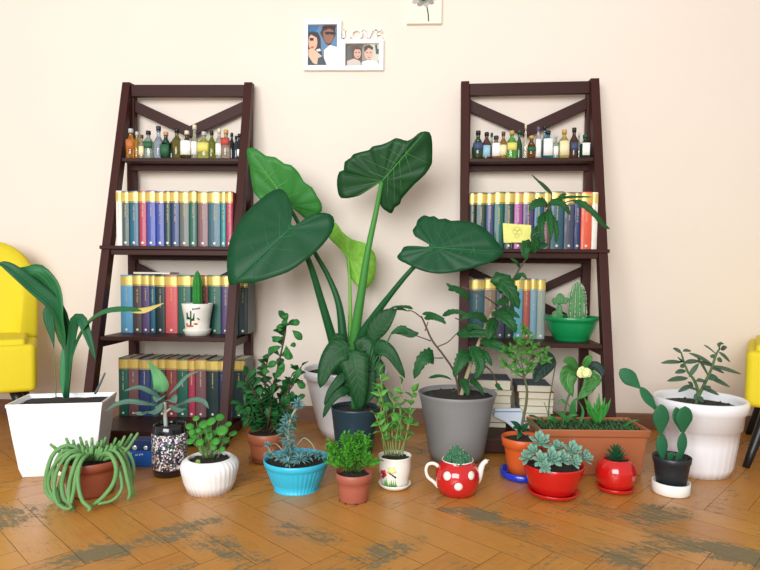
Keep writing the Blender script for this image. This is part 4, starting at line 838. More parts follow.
spiny(t, V((c.x-.004, c.y, zr-.008)), 8.5*s, 17*s, CG, 11, sl=.003, seed=5, spines=120, taper=.75)
for i, (dx, dy, r, h) in enumerate(((-8.5,-.01,5,10),(7,-.012,6,10),(1,-.03,6,9),(-4,.02,5,10),(5,.02,5,10))): spiny(t, V((c.x+dx*s, c.y+dy, zr-.006)), r*s, h*s, CG, 9, 'cactus_offset', sl=.0025, seed=i, spines=50)

# --- orange pot on blue saucer with small star-leaved tree
t, c, s, zr, out = mkpot(521.5, 483.5, 20, [(14,474),(16,462),(18,448),(18.6,446),(20.5,445),(21.3,436.5)], 'potted_small_tree', 'little thin-trunked tree in a bright orange pot on a blue saucer', (206,92,36), rough=.45, up=.012)
m = MB(); m.lathe(c, [(0,.0004),(20*s,.0004),(21.5*s,.006),(22*s,.024),(21*s,.0245),(19.5*s,.011),(0,.0105)], 44); m.build('saucer', mat((24,52,190), .25, .05, coat=.3), t)
yT = c.y
m = MB()
for pl, r in (([(520,437),(523,420),(526,405),(527,390),(524,376),(523,368)],1.3),([(524,378),(514,372),(507,366),(503,362)],.6),([(524,377),(532,368),(541,360)],.6),([(523,370),(521,355),(524,342),(526,334)],.7),([(523,372),(516,358),(512,348)],.6),([(525,372),(532,355),(538,346)],.6)): m.tube(P3(pl, yT), [r*s*1.2, r*s*.9], 7)
m.build('trunk', mat((90,92,64), .8, .2, 60), t)
rr = random.Random(17); f = MB()
for u, v in ((503,362),(507,366),(541,360),(546,361),(526,334),(520,340),(512,348),(538,346),(531,340),(505,352),(518,352),(527,352),(534,358),(545,350),(515,362),(524,362),(530,366),(510,357),(521,346),(540,354),(528,372),(518,371),(532,349),(516,341),(524,329)):
    p = W(u, v, yT+rr.uniform(-.03, .03)); n = 5
    for k in range(n):
        a = rr.uniform(0, 6.28); d = V((math.cos(a), rr.uniform(-.8, .3), math.sin(a)*.7-.15)).normalized()*(7.5*s*rr.uniform(.7, 1.15)); f.leaf([p, p+d*.5+V((0,0,.002)), p+d], 3.6*s, prof='lance', seg=5, cr=1, nrm=(0,-1,.7))
f.build('foliage', green((66,124,46), .45, var=.5, scale=30), t, solid=.0006)
f = MB()
for (u, v), (u2, v2), w in (((521,432),(510,421),7),((521,430),(512,429),6),((522,432),(530,424),6),((522,433),(517,440),6),((528,415),(545,424),2.5),((526,418),(540,434),2.5)): f.leaf(P3([(u,v),((u+u2)/2,(v+v2)/2-2,-.02),(u2,v2,-.03)], yT), w*s, prof='lance', seg=6, cr=1, nrm=(0,-1,.7))
f.build('low_leaves', green((28,84,52)), t, solid=.0006)

# --- long terracotta window box with several plants
gl_, gr_ = G(550, 477), G(649, 478)
cx = (gl_.x+gr_.x)/2; yf_ = (gl_.y+gr_.y)/2; A = math.atan2(gr_.y-gl_.y, gr_.x-gl_.x); s = dep((gl_+gr_)/2)/F; c = V((cx-.02, yf_+.09, 0))
t = thing('planted_window_box', 'long terracotta window box with a cream flower and small plants', 'planter box', c)
zt = Z(597, 431, yf_-.01); hw = (gr_-gl_).length/2
def sq(hw, hd, z, n=1): return [c+V((x*math.cos(A)-y*math.sin(A), x*math.sin(A)+y*math.cos(A), z)) for x, y in ((-hw, -hd), (hw, -hd), (hw, hd), (-hw, hd))]
m = MB(); ringbox([(hw, .07, .0004), (hw+.012, .08, zt-.026), (hw+.018, .086, zt-.024), (hw+.02, .09, zt), (hw+.012, .082, zt), (hw+.01, .08, zt-.016)], m); m.build('box', mat((176,104,66), .5, .08, 20), t, bevel=.003)
m = MB(); vs = []; nx, ny = 22, 8; HW, HD = hw+.011, .081
for i in range(nx+1):
    for j in range(ny+1):
        x, y = (i/nx*2-1)*HW, (j/ny*2-1)*HD; vs.append(c+V((x*math.cos(A)-y*math.sin(A), x*math.sin(A)+y*math.cos(A), zt-.012+.008*mnoise.noise(V((x*50, y*50, 5))))))
m.add(vs, [(i*(ny+1)+j, (i+1)*(ny+1)+j, (i+1)*(ny+1)+j+1, i*(ny+1)+j+1) for i in range(nx) for j in range(ny)]); m.build('soil', SOIL, t, solid=.002)
rr = random.Random(23); f = MB()
for k in range(420):
    x, y = rr.uniform(-1, 1)*(HW-.01), rr.uniform(-1, 1)*(HD-.008); p = c+V((x*math.cos(A)-y*math.sin(A), x*math.sin(A)+y*math.cos(A), zt-.009)); a = rr.uniform(0, 6.28); d = V((math.cos(a), math.sin(a), rr.uniform(.4, 1.6)))*rr.uniform(.006, .012); f.leaf([p, p+d*.6, p+d], .004, prof='oval', seg=3, cr=1)
o = f.build('ground_cover', green((52,96,52), .6, var=.5, scale=70), t); o['kind'] = 'stuff'
yB = c.y-.02
m = MB(); 
for pl, r in (([(563,424),(566,405),(572,388),(578,374)],1.2),([(549,426),(549,405),(552,385),(556,362)],.8),([(556,364),(550,358),(540,357)],.7),([(578,376),(588,373)],.8),([(575,422),(572,412),(567,402)],.6),([(546,428),(548,415),(544,402)],.5)): m.tube(P3(pl, yB), [r*s, r*s*.7], 7)
m.build('stems', green((92,104,62)), t)
f = MB()
for p, w in (([(578,374),(570,372,-.03),(567,382,-.04),(573,397,-.05)],17),([(580,372),(590,376,-.03),(588,388,-.04),(577,400,-.04)],14),([(578,370),(570,362,-.02),(563,361,-.03)],11),([(582,370),(588,360,-.02),(592,356,-.02)],8),([(588,374),(596,380,-.04),(586,392,-.05)],10)): f.leaf(P3(p, yB), w*s, prof='oval', seg=10, nrm=(0,-1,.5))
f.build('flower_foliage', leafmat((56,112,48), .5, .4, 14, 7, .8), t, solid=.0008)
f = MB()
for p, w in (([(586,370,.01),(594,366,0),(600,371,-.01),(602,377,-.02)],11),([(556,362),(547,365,-.03),(538,374,-.05),(534,384,-.06)],15),([(556,362),(551,356,-.01),(545,353,-.02),(538,354,-.02)],5)): f.leaf(P3(p, yB), w*s, prof='oval', seg=10, nrm=(.2,-1,.4))
o = f.build('dark_leaves', leafmat((28,54,44), .5, .3, 14, 7, .8), t, solid=.0008)
f = MB(); p0 = W(583, 372, yB-.045)
for k in range(16):
    a = k*2.4; q = 7.5*s*(.45+.55*k/16); d = V((math.cos(a)*q, -.004-.012*(1-k/16), math.sin(a)*q*.62)); f.leaf([p0+V((0,.004,0)), p0+d*.6+V((0,-.004,0)), p0+d*1.25], 8.5*s, prof='obov', seg=6, nrm=(0,-1,.2), fold=.1, cr=2, wave=.05)
f.ball(p0+V((0,-.008,0)), 2.2*s, u=8, v=6); o = f.build('flower', mat((226,232,168), .55, .12, 60), t, solid=.0006); o['label'] = 'pale cream flower'
f = MB()
for k, (u, v, w, dy) in enumerate(((583,394,5,0),(588,399,5,-.02),(594,402,6,-.03),(605,397,5,-.02),(599,393,5,.01),(607,403,4.5,-.03),(590,408,5,-.04),(611,398,4,0),(602,404,5,-.04),(586,407,4,-.03),(597,398,5,-.01))): f.leaf(P3([(598,424,dy*.3),((598+u)/2+(u-598)*.15,(424+v)/2-1,dy*.7),(u,v,dy)], yB), w*s, prof='taper', seg=6, nrm=((598-u)*.03,-1,.3), fold=.35)
f.build('aloe_rosette', green((62,144,58), .45), t, solid=.0016)
f = MB()
for p, w in (([(576,420),(572,411,-.01),(574,402,-.02),(577,398,-.02)],7),([(567,404),(561,400),(557,404)],3),([(570,423),(561,414,-.01),(555,412,-.02)],5),([(566,424),(570,416,-.02),(579,415,-.03)],4),([(557,424),(552,418,-.02),(545,419,-.02)],5),([(622,428),(632,421,-.02),(641,420,-.03)],2),([(625,428),(632,430,-.03),(644,436,-.07)],1.2),([(580,424),(583,411),(578,400)],3)): f.leaf(P3(p, yB), w*s, prof='lance', seg=7, nrm=(0,-1,.3))
f.build('seedling_leaves', green((56,122,60), .45), t, solid=.0007)

# --- red bowl with echeverias
t, c, s, zr, out = mkpot(552.5, 504, 24, [(17,495),(22,489),(26.5,480),(29.5,470),(30.6,465),(30.8,463)], 'potted_echeveria', 'pale blue-green echeveria rosettes in a glossy red bowl with saucer', (196,24,22), rough=.22, coat=.5, up=.01)
m = MB(); m.lathe(c, [(0,.0004),(17*s,.0004),(24*s,.008),(27*s,.019),(26.4*s,.0205),(21*s,.0115),(0,.0085)], 48); m.build('saucer', mat((196,24,22), .22, .05, coat=.5), t)
EG = green((122,166,146), .5, var=.25, scale=40)
def rosette(f, u, v, R_, dy, tilt=(0, -.5, 1), n=22, w=.44, sy=1):
    p = W(u, v, c.y+dy); up = V(tilt).normalized(); a0 = up.cross(V((0, 1, 0))).normalized(); b0 = up.cross(a0)
    for k in range(n):
        q = k/n; a = k*2.39996; el = math.radians(78-72*q); d = (a0*math.cos(a)+b0*math.sin(a))*math.cos(el)+up*math.sin(el); L_ = R_*s*(.45+.55*q)
        f.leaf([p, p+d*L_*.55-up*L_*.04, p+d*L_+up*L_*.12], L_*w, nrm=up, prof='obov', seg=6, cr=1, fold=.2)
    f.ball(p, R_*s*.18, u=6, v=4)
f = MB()
for u, v, R_, dy, tl in ((540,443,14,-.0,(.0,-.7,1)),(552,459,13,-.06,(0,-1.1,1)),(572,452,13,-.02,(.2,-.8,1)),(584,458,11,-.01,(.7,-.7,1)),(528,458,10,-.02,(-.7,-.7,1)),(541,460,10,-.07,(-.2,-1.1,1)),(562,459,10,-.05,(.2,-1,1)),(574,462,9,-.05,(.4,-1.1,.8)),(557,448,10,.02,(0,-.5,1)),(533,452,9,-.03,(-.4,-.8,1)),(545,467,8,-.085,(0,-1.5,.6))): rosette(f, u, v, R_*1.1, dy, tl, 17)
f.build('rosettes', EG, t, solid=.0018)

# --- red globe pot with small haworthia
t, c, s, zr, out = mkpot(615, 497, 19, [(12,489),(17,485),(20.3,477),(20.6,470),(18.5,463),(14.5,459),(14,458.5)], 'potted_haworthia', 'small spiky dark plant in a round glossy red pot with saucer', (198,26,22), rough=.15, coat=.6, up=.01, soil_d=.008)
m = MB(); m.lathe(c, [(0,.0004),(14*s,.0004),(18.5*s,.007),(20*s,.016),(19.5*s,.0175),(16*s,.0105),(0,.008)], 44); m.build('saucer', mat((198,26,22), .2, .05, coat=.5), t)
f = MB(); rr = random.Random(3)
for k in range(34):
    a = k*2.4; q = k/34; z = 7*s*(1-q)+zr-.006; el = math.radians(75-65*q); d = V((math.cos(a)*math.cos(el), math.sin(a)*math.cos(el), math.sin(el))); L_ = 13*s*(.8+.25*q); p = V((c.x, c.y, z)); f.leaf([p, p+d*L_*.5, p+d*L_+V((0,0,L_*.12))], 4*s, prof='taper', seg=5, cr=1, fold=.35, nrm=(0,0,1))
f.build('rosette', green((32,84,50), .45, var=.3, scale=60), t, solid=.0014)

# --- black pot with prickly pear on white dish
t, c, s, zr, out = mkpot(670.5, 498, 17, [(14.5,489),(17.5,470),(18.8,462),(19.6,461.5),(20.3,456)], 'potted_prickly_pear', 'paddle cactus in a small dark pot on a white dish', (34,42,48), rough=.4, up=.012)
m = MB(); m.lathe(c, [(0,.0004),(18.5*s,.0004),(19.6*s,.004),(19.8*s,.035),(19*s,.036),(18*s,.0115),(0,.011)], 44); m.build('white_dish', mat((240,238,230), .3, .02, coat=.3), t)
OP = green((36,98,62), .5, var=.18, scale=70); yO = c.y
def pad(a, b, w, dy0=0, dy1=0, th=.5, tilt=0):
    p, q = W(a[0], a[1], yO+dy0), W(b[0], b[1], yO+dy1); d = q-p; L_ = d.length; z = d.normalized(); x = z.cross(V((math.sin(tilt), -math.cos(tilt), 0))).normalized(); y = x.cross(z); m = MB(); vs = []; fs = []; n, u = 14, 16
    for i in range(n+1):
        tq = i/n; r = w*s/2*(math.sin(math.pi*min(1, tq**1.25*.97+.015)))**.62*(1 if tq > .5 else .55+.9*tq)
        if i == n: r = 0.0003
        for k in range(u):
            an = 2*math.pi*k/u; vs.append(p+z*(L_*tq)+x*(r*math.cos(an))+y*(max(.35*r, 0)*th*2*.5*math.sin(an)))
    for i in range(n):
        for k in range(u): j = (k+1) % u; fs.append((i*u+k, i*u+j, (i+1)*u+j, (i+1)*u+k))
    m.add(vs, fs); rs = random.Random(int(a[0]*7+b[1])); o = m.build('cactus_pad', OP, t); q = MB()
    for i in range(2, 13, 2):
        for k in (9, 10.5, 12, 13.5, 15):
            tq = i/n; r = w*s/2*(math.sin(math.pi*min(1, tq**1.25*.97+.015)))**.62; an = 2*math.pi*(k+(i % 4)*.35)/u; pt = p+z*(L_*tq)+x*(r*math.cos(an))+y*(.35*r*math.sin(an)); q.ball(pt, .0006, u=5, v=3)
    q.build('areoles', mat((150,150,100), .8), o)
pad((663,462),(661,433),13,0,0); pad((661,436),(661,404),18,-.004,-.012); pad((658,412),(640,387),12,.004,.012,tilt=.3); pad((641,389),(620,369),17,.008,.02); pad((681,460),(683,432),11,0,0); pad((683,434),(685,406),20,-.004,-.012,tilt=.15); pad((681,432),(676,407),12,.01,.014)
pad((669,462),(672,452),7,-.02,-.03); pad((676,462),(681,450),6,-.02,-.03)
# --- large white pot with jade plant
rib2 = lambda a, k, z: 1+.006*math.cos(a*30) if 1 <= k <= 3 else 1
t, c, s, zr, out = mkpot(696.5, 480.5, 33, [(32,479.5),(36,462),(39.5,440),(41.5,425),(43.5,424.5),(45,410),(48,408),(49.2,402),(48.4,398)], 'potted_jade_plant', 'two-stemmed succulent with long fleshy leaves in the large white pot at right', (240,240,242), rough=.3, coat=.3, seg=120, rad=rib2, th=.016, soil_d=.026, var=.02)
yJ = c.y; JS = green((84,112,70), .6); m = MB()
for pl, r in (([(696,405),(698,392),(694,380),(688,372),(684,362),(681,352)],1.9),([(698,397),(704,385),(711,370),(716,355),(720,348)],1.9)): m.tube(P3(pl, yJ), [r*s, r*s*.75, r*s*.45], 8)
m.build('stems', JS, t)
f = MB(); 
JL = [((681,353),(673,348),4),((683,351),(691,351),3.5),((682,362),(661,363),4.5),((682,362),(679,358),6),((684,363),(700,361),5),((686,366),(680,367),5),((686,371),(675,373),5),((688,378),(667,381),5.5),((689,377),(699,363),4),((693,385),(678,392),4.5),((693,387),(688,382),5),((697,390),(690,388),5),((708,375),(697,357),3.5),((712,364),(689,353),5.5),((713,366),(698,362),5),((712,366),(741,374),5.5),((711,368),(724,373),5),((708,377),(730,387),6),((707,378),(718,378),8),((702,388),(719,395),5),((703,386),(711,390),6),((716,354),(704,345),3.5),((719,352),(730,362),4),((719,349),(721,342),7),((721,350),(727,347),5.5),((716,358),(710,356),6),((717,359),(722,362),6),((700,394),(694,400),5),((698,396),(703,403),5),((706,381),(696,381),5)]
rr = random.Random(2)
for a, b, w in JL:
    dy = rr.uniform(-.03, .02); f.leaf(P3([(a[0],a[1],0),((a[0]+b[0])/2,(a[1]+b[1])/2-.6,dy*.6),(b[0],b[1],dy)], yJ), w*s*1.3, prof='oval', seg=8, nrm=(0,-.65,1), fold=.05)
f.build('foliage', green((70,98,76), .4, var=.35, scale=30), t, solid=.0028)
# --- green bowl with cacti on the right ladder
zs = SZ[3]; p = W(571.5, 341, .0); ly = -.175; xl = lpx(1, 571.5, 335, ly).x; cw = LW2(1, (xl, ly, zs)); s = dep(cw)/F
t = thing('potted_cacti_bowl', 'bright green bowl with two cacti on the third shelf of right ladder', 'potted plant', V((cw.x, cw.y, zs+.0004)))
def prz(l): return [(r*s, max(zs+.0004, Z(571, v, cw.y))) for r, v in l]
out = prz([(17,344),(17.2,338),(18.5,336.5),(22,330),(24.5,323),(25,320.5),(26.5,320),(27,316.5)]); out[0] = (17*s, zs+.0005)
m = MB(); m.lathe(V((cw.x, cw.y, 0)), wall_prof(out, .004, out[-1][1]-.012), 48); m.build('bowl', mat((20,142,78), .3, .05, coat=.2), t)
zr = out[-1][1]
m = MB(); m.lathe(V((cw.x, cw.y, zr-.009)), [(24*s,-.004),(24*s,0),(0,.004)], 24); m.build('soil', SOIL, t)
CG2 = green((86,140,88), .6, bump=.4, scale=120)
spiny(t, V((cw.x+5*s, cw.y, zr-.008)), 8.2*s, 37*s, CG2, 12, spines=700, sl=.006, spm=mat((236,234,214), .6), taper=.8)
q0 = W(559, 318, cw.y); o = spiny(t, V((q0.x, q0.y, zr-.008)), 3*s, 15*s, CG2, 9, spines=60, sl=.003, seed=8); spiny(t, W(560, 304, cw.y), 4*s, 11*s, CG2, 10, 'cactus_offset', spines=70, sl=.003, seed=9)
spiny(t, W(556.5, 304, cw.y), 2.6*s, 7*s, CG2, 9, 'cactus_offset', M=Matrix.Rotation(-.5, 4, 'Y'), spines=30, sl=.003, seed=3); spiny(t, W(563.5, 303, cw.y), 2.6*s, 7*s, CG2, 9, 'cactus_offset', M=Matrix.Rotation(.7, 4, 'Y'), spines=30, sl=.003, seed=4)
spiny(t, V((cw.x-17*s, cw.y-.01, zr-.008)), 3*s, 8*s, CG2, 9, 'cactus_offset', spines=30, sl=.003, seed=6)
# --- white cup-pot with painted cactus, left ladder third shelf
ly = -.2; xl = lpx(0, 197.5, 330, ly).x; cw = LW2(0, (xl, ly, zs)); s = dep(cw)/F; c = cw
t = thing('potted_column_cactus', 'single columnar cactus in white pot painted with a desert scene, on left third shelf', 'potted plant', V((cw.x, cw.y, zs+.0004)))
out = [(r*s, Z(197, v, cw.y)) for r, v in [(12,336),(13.2,330),(13.3,328.8),(11.6,328.5),(12.5,320),(14.2,310),(15.2,303.5)]]; out[0] = (12*s, zs+.0005); out = [(r, max(z, zs+.0005)) for r, z in out]
m = MB(); m.lathe(V((cw.x, cw.y, 0)), wall_prof(out, .003, out[-1][1]-.012), 40); m.build('pot', mat((240,236,224), .3, .02, coat=.3), t); zr = out[-1][1]
m = MB(); m.lathe(V((cw.x, cw.y, zr-.01)), [(14*s,-.003),(14*s,0),(0,.003)], 20); m.build('soil', SOIL, t)
spiny(t, V((cw.x, cw.y, zr-.011)), 4.4*s, 36*s, green((40,128,50), .6), 8, spines=90, sl=.002, spm=mat((200,210,170), .6))
PROFILE = [(13.3,328.8),(11.8,328),(12.5,320),(14.2,310),(15.2,303.5)]; rp = 15
decal('painted_cactus', [[(190,311),(191.3,311),(191.3,325.5),(190,325.5)],[(186.4,312.5),(187.4,312.5),(187.6,318),(190.4,318),(190.4,319.4),(186.6,319.4)],[(191,319.5),(193.5,319.5),(193.5,313.5),(194.4,313.5),(194.4,320.8),(191,320.8)],[(196.5,317.5),(198.5,318.2),(200.3,320),(198,319.8)]], (30,84,52), rp, .0012)
decal('painted_sand', [blob(190,326,4,1.2),blob(195.5,324,2.3,1.2),blob(187,324,1.2,1)], (206,120,66), rp)
decal('painted_word', [[(192+k*1.05,308.3-k*.12),(192.7+k*1.05,308.2-k*.12),(192.7+k*1.05,310-k*.12),(192+k*1.05,310.1-k*.12)] for k in range(8)], (70,84,110), rp)
m = MB(); yM = LW2(1, (0, -.262, 0)).y; zs4 = SZ[4]+.001; pl = [W(u, v, yM) for u, v in ((495,405),(521,405),(523,412),(527,427),(516,427),(505,418),(494,413))]; dz = min(p.z for p in pl)-zs4
t = thing('white_magazine', 'crumpled white magazine in front of the old book stacks', 'magazine', V((pl[0].x, yM, zs4)))
m.prism([p-V((0, 0, dz)) for p in pl], (0, .014, 0)); m.build('pages', mat((222,232,244), .5, .05, 30), t, bevel=.002)
m = MB(); pl = [W(u, v, yM-.0004) for u, v in ((494,407.5),(521,407.5),(521,408.6),(494,408.6))]; m.prism([p-V((0, 0, dz)) for p in pl], (0, .0003, 0)); m.build('page_edge', mat((120,150,190), .5), t)
# --- yellow ceramic tile on a little stand, right second shelf
ly = fy(SZ[2])+.003; xl = lpx(1, 517, 240, ly).x; cw = LW2(1, (xl, ly, SZ[2]+.0004)); s = dep(cw)/F
t = thing('display_card', 'yellow card with a small drawing on a tiny wooden easel in front of the books', 'card', cw, LAD[1][1])
tl = Matrix.Rotation(math.radians(-8), 4, 'X')
m = MB(); hw = 14*s; m.prism([tl @ V(p) for p in ((-hw*.93, -.002, 6*s), (hw*.98, -.002, 6*s), (hw, -.002, 24*s), (-hw, -.002, 26*s))], (0, .003, 0)); m.build('card', mat((228,226,120), .5, .15, 30), t, world=False)
m = MB()
for u, v, r in ((-2,17,2.2),(2.5,16.5,2.4),(0,13,2.0),(0,20,2.2),(-4,20,1.3),(4,20,1.2)):
    pl = []; 
    for k in range(10):
        pl.append(tl @ V(((u+r*math.cos(k*.628))*s, -.0026, (v+r*math.sin(k*.628))*s)))
    m.tube(pl+[pl[0]], [.0005, .0005], 4, n=20)
m.build('drawing', mat((170,156,60), .6), t, world=False)
m = MB()
for x in (-5.5, 9): m.tube([V((x*s, -.004, .0012)), tl @ V((x*s*.9, -.0035, 7*s))], [.0014, .0014], 6); m.tube([V((x*s, -.004, .0013)), V((x*s, .006, .0013))], [.0013, .0013], 6)
m.tube([V((-5.5*s, -.003, 6*s)), V((9*s, -.003, 6*s))], [.0012, .0012], 6); m.build('easel', mat((150,110,70), .6), t, world=False)
# ---------------------------------------------------------------- pictures on the wall
yP = -.02
def pw(u, v, y=yP): return W(u, v, y)
def rect(m, u0, v0, u1, v1, y0, y1):
    a, b = W(u0, (v0+v1)/2, y0), W(u1, (v0+v1)/2, y0); z1, z0 = W((u0+u1)/2, v0, y0).z, W((u0+u1)/2, v1, y0).z; m.box(a.x, b.x, y0, y1, z0, z1)
FR = mat((244,240,234), .4, .02)
o0 = pw(343, 70); t = thing('love_photo_frame', 'white double photo frame with cut-out LOVE letters on the wall', 'photo frame', (o0.x, 0, o0.z))
m = MB(); rect(m, 303.5,19.5,307.8,70, yP, -.001); rect(m, 337,19.5,341.2,70, yP, -.001); rect(m, 307.8,19.5,337,24.2, yP, -.001); rect(m, 307.8,65,337,70, yP, -.001); rect(m, 307.8,24.2,337,65, -.006, -.001); m.build('tall_frame', FR, t, bevel=.0008)
m = MB(); rect(m, 341.2,39,345.3,70, yP, -.001); rect(m, 378.8,39,383.5,70, yP, -.001); rect(m, 345.3,39,378.8,43.2, yP, -.001); rect(m, 345.3,65.3,378.8,70, yP, -.001); rect(m, 345.3,43.2,378.8,65.3, -.006, -.001); m.build('wide_frame', FR, t, bevel=.0008)
m = MB()
def stroke(pl, w=1.5):
    for (a, b), (c_, d) in zip(pl, pl[1:]):
        L_ = math.hypot(c_-a, d-b) or 1; nx_, ny_ = -(d-b)/L_*w/2, (c_-a)/L_*w/2; m.prism([W(x, y, -.016) for x, y in ((a+nx_, b+ny_), (c_+nx_, d+ny_), (c_-nx_, d-ny_), (a-nx_, b-ny_))], (0, .01, 0))
stroke([(343.6,29.5),(343.6,39.2)], 2.2); stroke([(341.8,29.9),(345.6,29.9)], 1); stroke([(341.8,38.6),(350,38.6)], 1.4); stroke([(349.6,39),(349.6,35.6)], 1.1)
stroke([(356.5+5.1*math.cos(k*.524), 34.2+4.6*math.sin(k*.524)) for k in range(13)], 2)
stroke([(363.5,29.8),(367.8,38.8),(372,29.8)], 1.9); stroke([(361.8,29.9),(365.6,29.9)], 1); stroke([(370,29.9),(373.6,29.9)], 1)
stroke([(376,29.5),(376,39)], 2.2); stroke([(374.4,30),(381.8,30)], 1.3); stroke([(376,34.2),(380,34.2)], 1.2); stroke([(374.4,38.4),(382.4,38.4)], 1.3); stroke([(381.6,29.6),(381.6,32.2)], 1); stroke([(382,38.8),(382,36)], 1)
m.build('love_letters', FR, t)
def print_layers(name, layers, rct):
    m = MB(); mats = []; y = -.0065; rect(m, *rct, y, -.006); mats.append(layers[0])
    for k, (pl, col) in enumerate(layers[1:]):
        if col not in mats: mats.append(col)
        y2 = y-.00015*(k+1); m.prism([W(u, v, y2) for u, v in pl], (0, .0001, 0), mats.index(col))
    return m.build(name, [mat(cq, .35, .06, 40) for cq in mats], t)
print_layers('photograph', [(96,134,170), ([(307.8,24.2),(320,24.2),(316,32),(307.8,36)],(60,112,160)), ([(307.8,36),(313,31.5),(318,32.5),(320.5,38),(321,48),(324,65),(307.8,65)],(52,54,60)), ([(320,33),(324,24.6),(334,24.6),(336,34),(330,46),(326,44)],(84,58,50)), (blob(328.6,34.5,5.2,9,16),(150,104,84)), ([(322,27),(326,24.3),(336,24.3),(335,31),(329,28.6),(323,31)],(56,40,38)), (blob(312.8,42,4.6,8.4,16),(222,178,150)), ([(307.8,33),(312,31.2),(318,33),(317.5,38),(311,34.6),(308,38)],(52,54,60)), ([(308.5,49),(315,50),(323,57),(325,65),(312,65),(308,56)],(226,186,158)), ([(307.8,55),(313,63),(318,65),(307.8,65)],(60,74,80)), ([(318,58),(323,56),(326,65),(317,65)],(60,74,80)), ([(324,50),(330,45),(336.9,47),(336.9,65),(327,65),(324,58)],(240,238,240)), ([(309.5,38),(313.6,38),(313.4,40.6),(310,40.6)],(40,36,40)), ([(325,31.6),(334,32),(333.6,34.6),(330.6,34.4),(329.6,33.6),(328,34.6),(325.2,34)],(44,34,34)), ([(310.5,46.8),(314,46.4),(313.5,47.8),(311.2,48)],(186,70,80)), ([(316,49.5),(320,48.5),(321,51),(317,51.5)],(232,228,224))], (307.8,24.2,337,65))
print_layers('photograph', [(150,146,136), ([(345.3,43.2),(364,43.2),(362,50),(350,65.3),(345.3,65.3)],(98,98,92)), ([(367,43.4),(378.8,43.4),(378.8,60),(372,65)],(206,206,190)), ([(375,45),(377,44.4),(377.5,49),(379,48.8),(379,54),(376,54)],(74,86,80)), ([(351,47),(357,45.5),(362,49),(362,62),(357,65),(352,58)],(96,76,66)), (blob(357.4,53.4,3.6,5.4,14),(214,172,150)), (blob(368.6,53.6,4.3,6.2,14),(220,180,160)), ([(364,47),(369,44.6),(373,47),(373,50),(368.5,48),(364.6,52)],(84,64,56)), ([(354,49),(357.6,47.2),(361,49.5),(358,49.3)],(84,62,54)), ([(347,61),(354,58.5),(360,61),(361,65.3),(347,65.3)],(208,196,184)), ([(362,62),(368,60),(377,61),(379,65.3),(362,65.3)],(240,238,236)), ([(355.2,52),(356.6,52),(356.6,52.8),(355.2,52.8)],(50,40,38)), ([(358.4,52),(359.8,52),(359.8,52.8),(358.4,52.8)],(50,40,38)), ([(366.2,52),(367.6,52),(367.6,52.8),(366.2,52.8)],(50,40,38)), ([(370,52),(371.4,52),(371.4,52.8),(370,52.8)],(50,40,38)), ([(356,56),(359,56),(357.6,57)],(190,90,90)), ([(367,57),(370.4,57),(368.8,58)],(190,90,90))], (345.3,43.2,378.8,65.3))
o0 = W(424.5, 23, -.018); t = thing('flower_canvas', 'small canvas print of a pale flower on thin stem, high on the wall', 'canvas print', (o0.x, 0, o0.z))
m = MB(); rect(m, 407,-27,442,23.5, -.02, 0); m.build('canvas', mat((232,228,212), .6, .04), t, bevel=.001)
m = MB(); cu, cv_ = 423.5, -3
for k in range(11):
    a = k*.571+.2; pl = []
    for q in range(10):
        th_ = q*.628; lx, ly_ = 7.4+6.6*math.cos(th_), 3.6*math.sin(th_); pl.append((cu+lx*math.cos(a)-ly_*math.sin(a), cv_+(lx*math.sin(a)+ly_*math.cos(a))*.72))
    m.prism([W(u, v, -.0204-.0001*k) for u, v in pl], (0, .0001, 0), k % 2)
m.prism([W(u, v, -.0217) for u, v in blob(cu, cv_+1.5, 5.2, 4.4, 16)], (0, .0001, 0), 2); m.prism([W(u, v, -.0218) for u, v in blob(cu, cv_+1.5, 3, 2.6, 12)], (0, .0001, 0), 3)
m.prism([W(u, v, -.0203) for u, v in ((426.2,6),(427.4,6),(428.8,14),(429.2,21.3),(428,21.3),(427.6,14))], (0, .0001, 0), 3)
m.build('printed_flower', [mat((186,172,164), .6, .2), mat((150,142,134), .6, .2), mat((120,140,116), .6, .2), mat((40,52,42), .6, .2)], t)
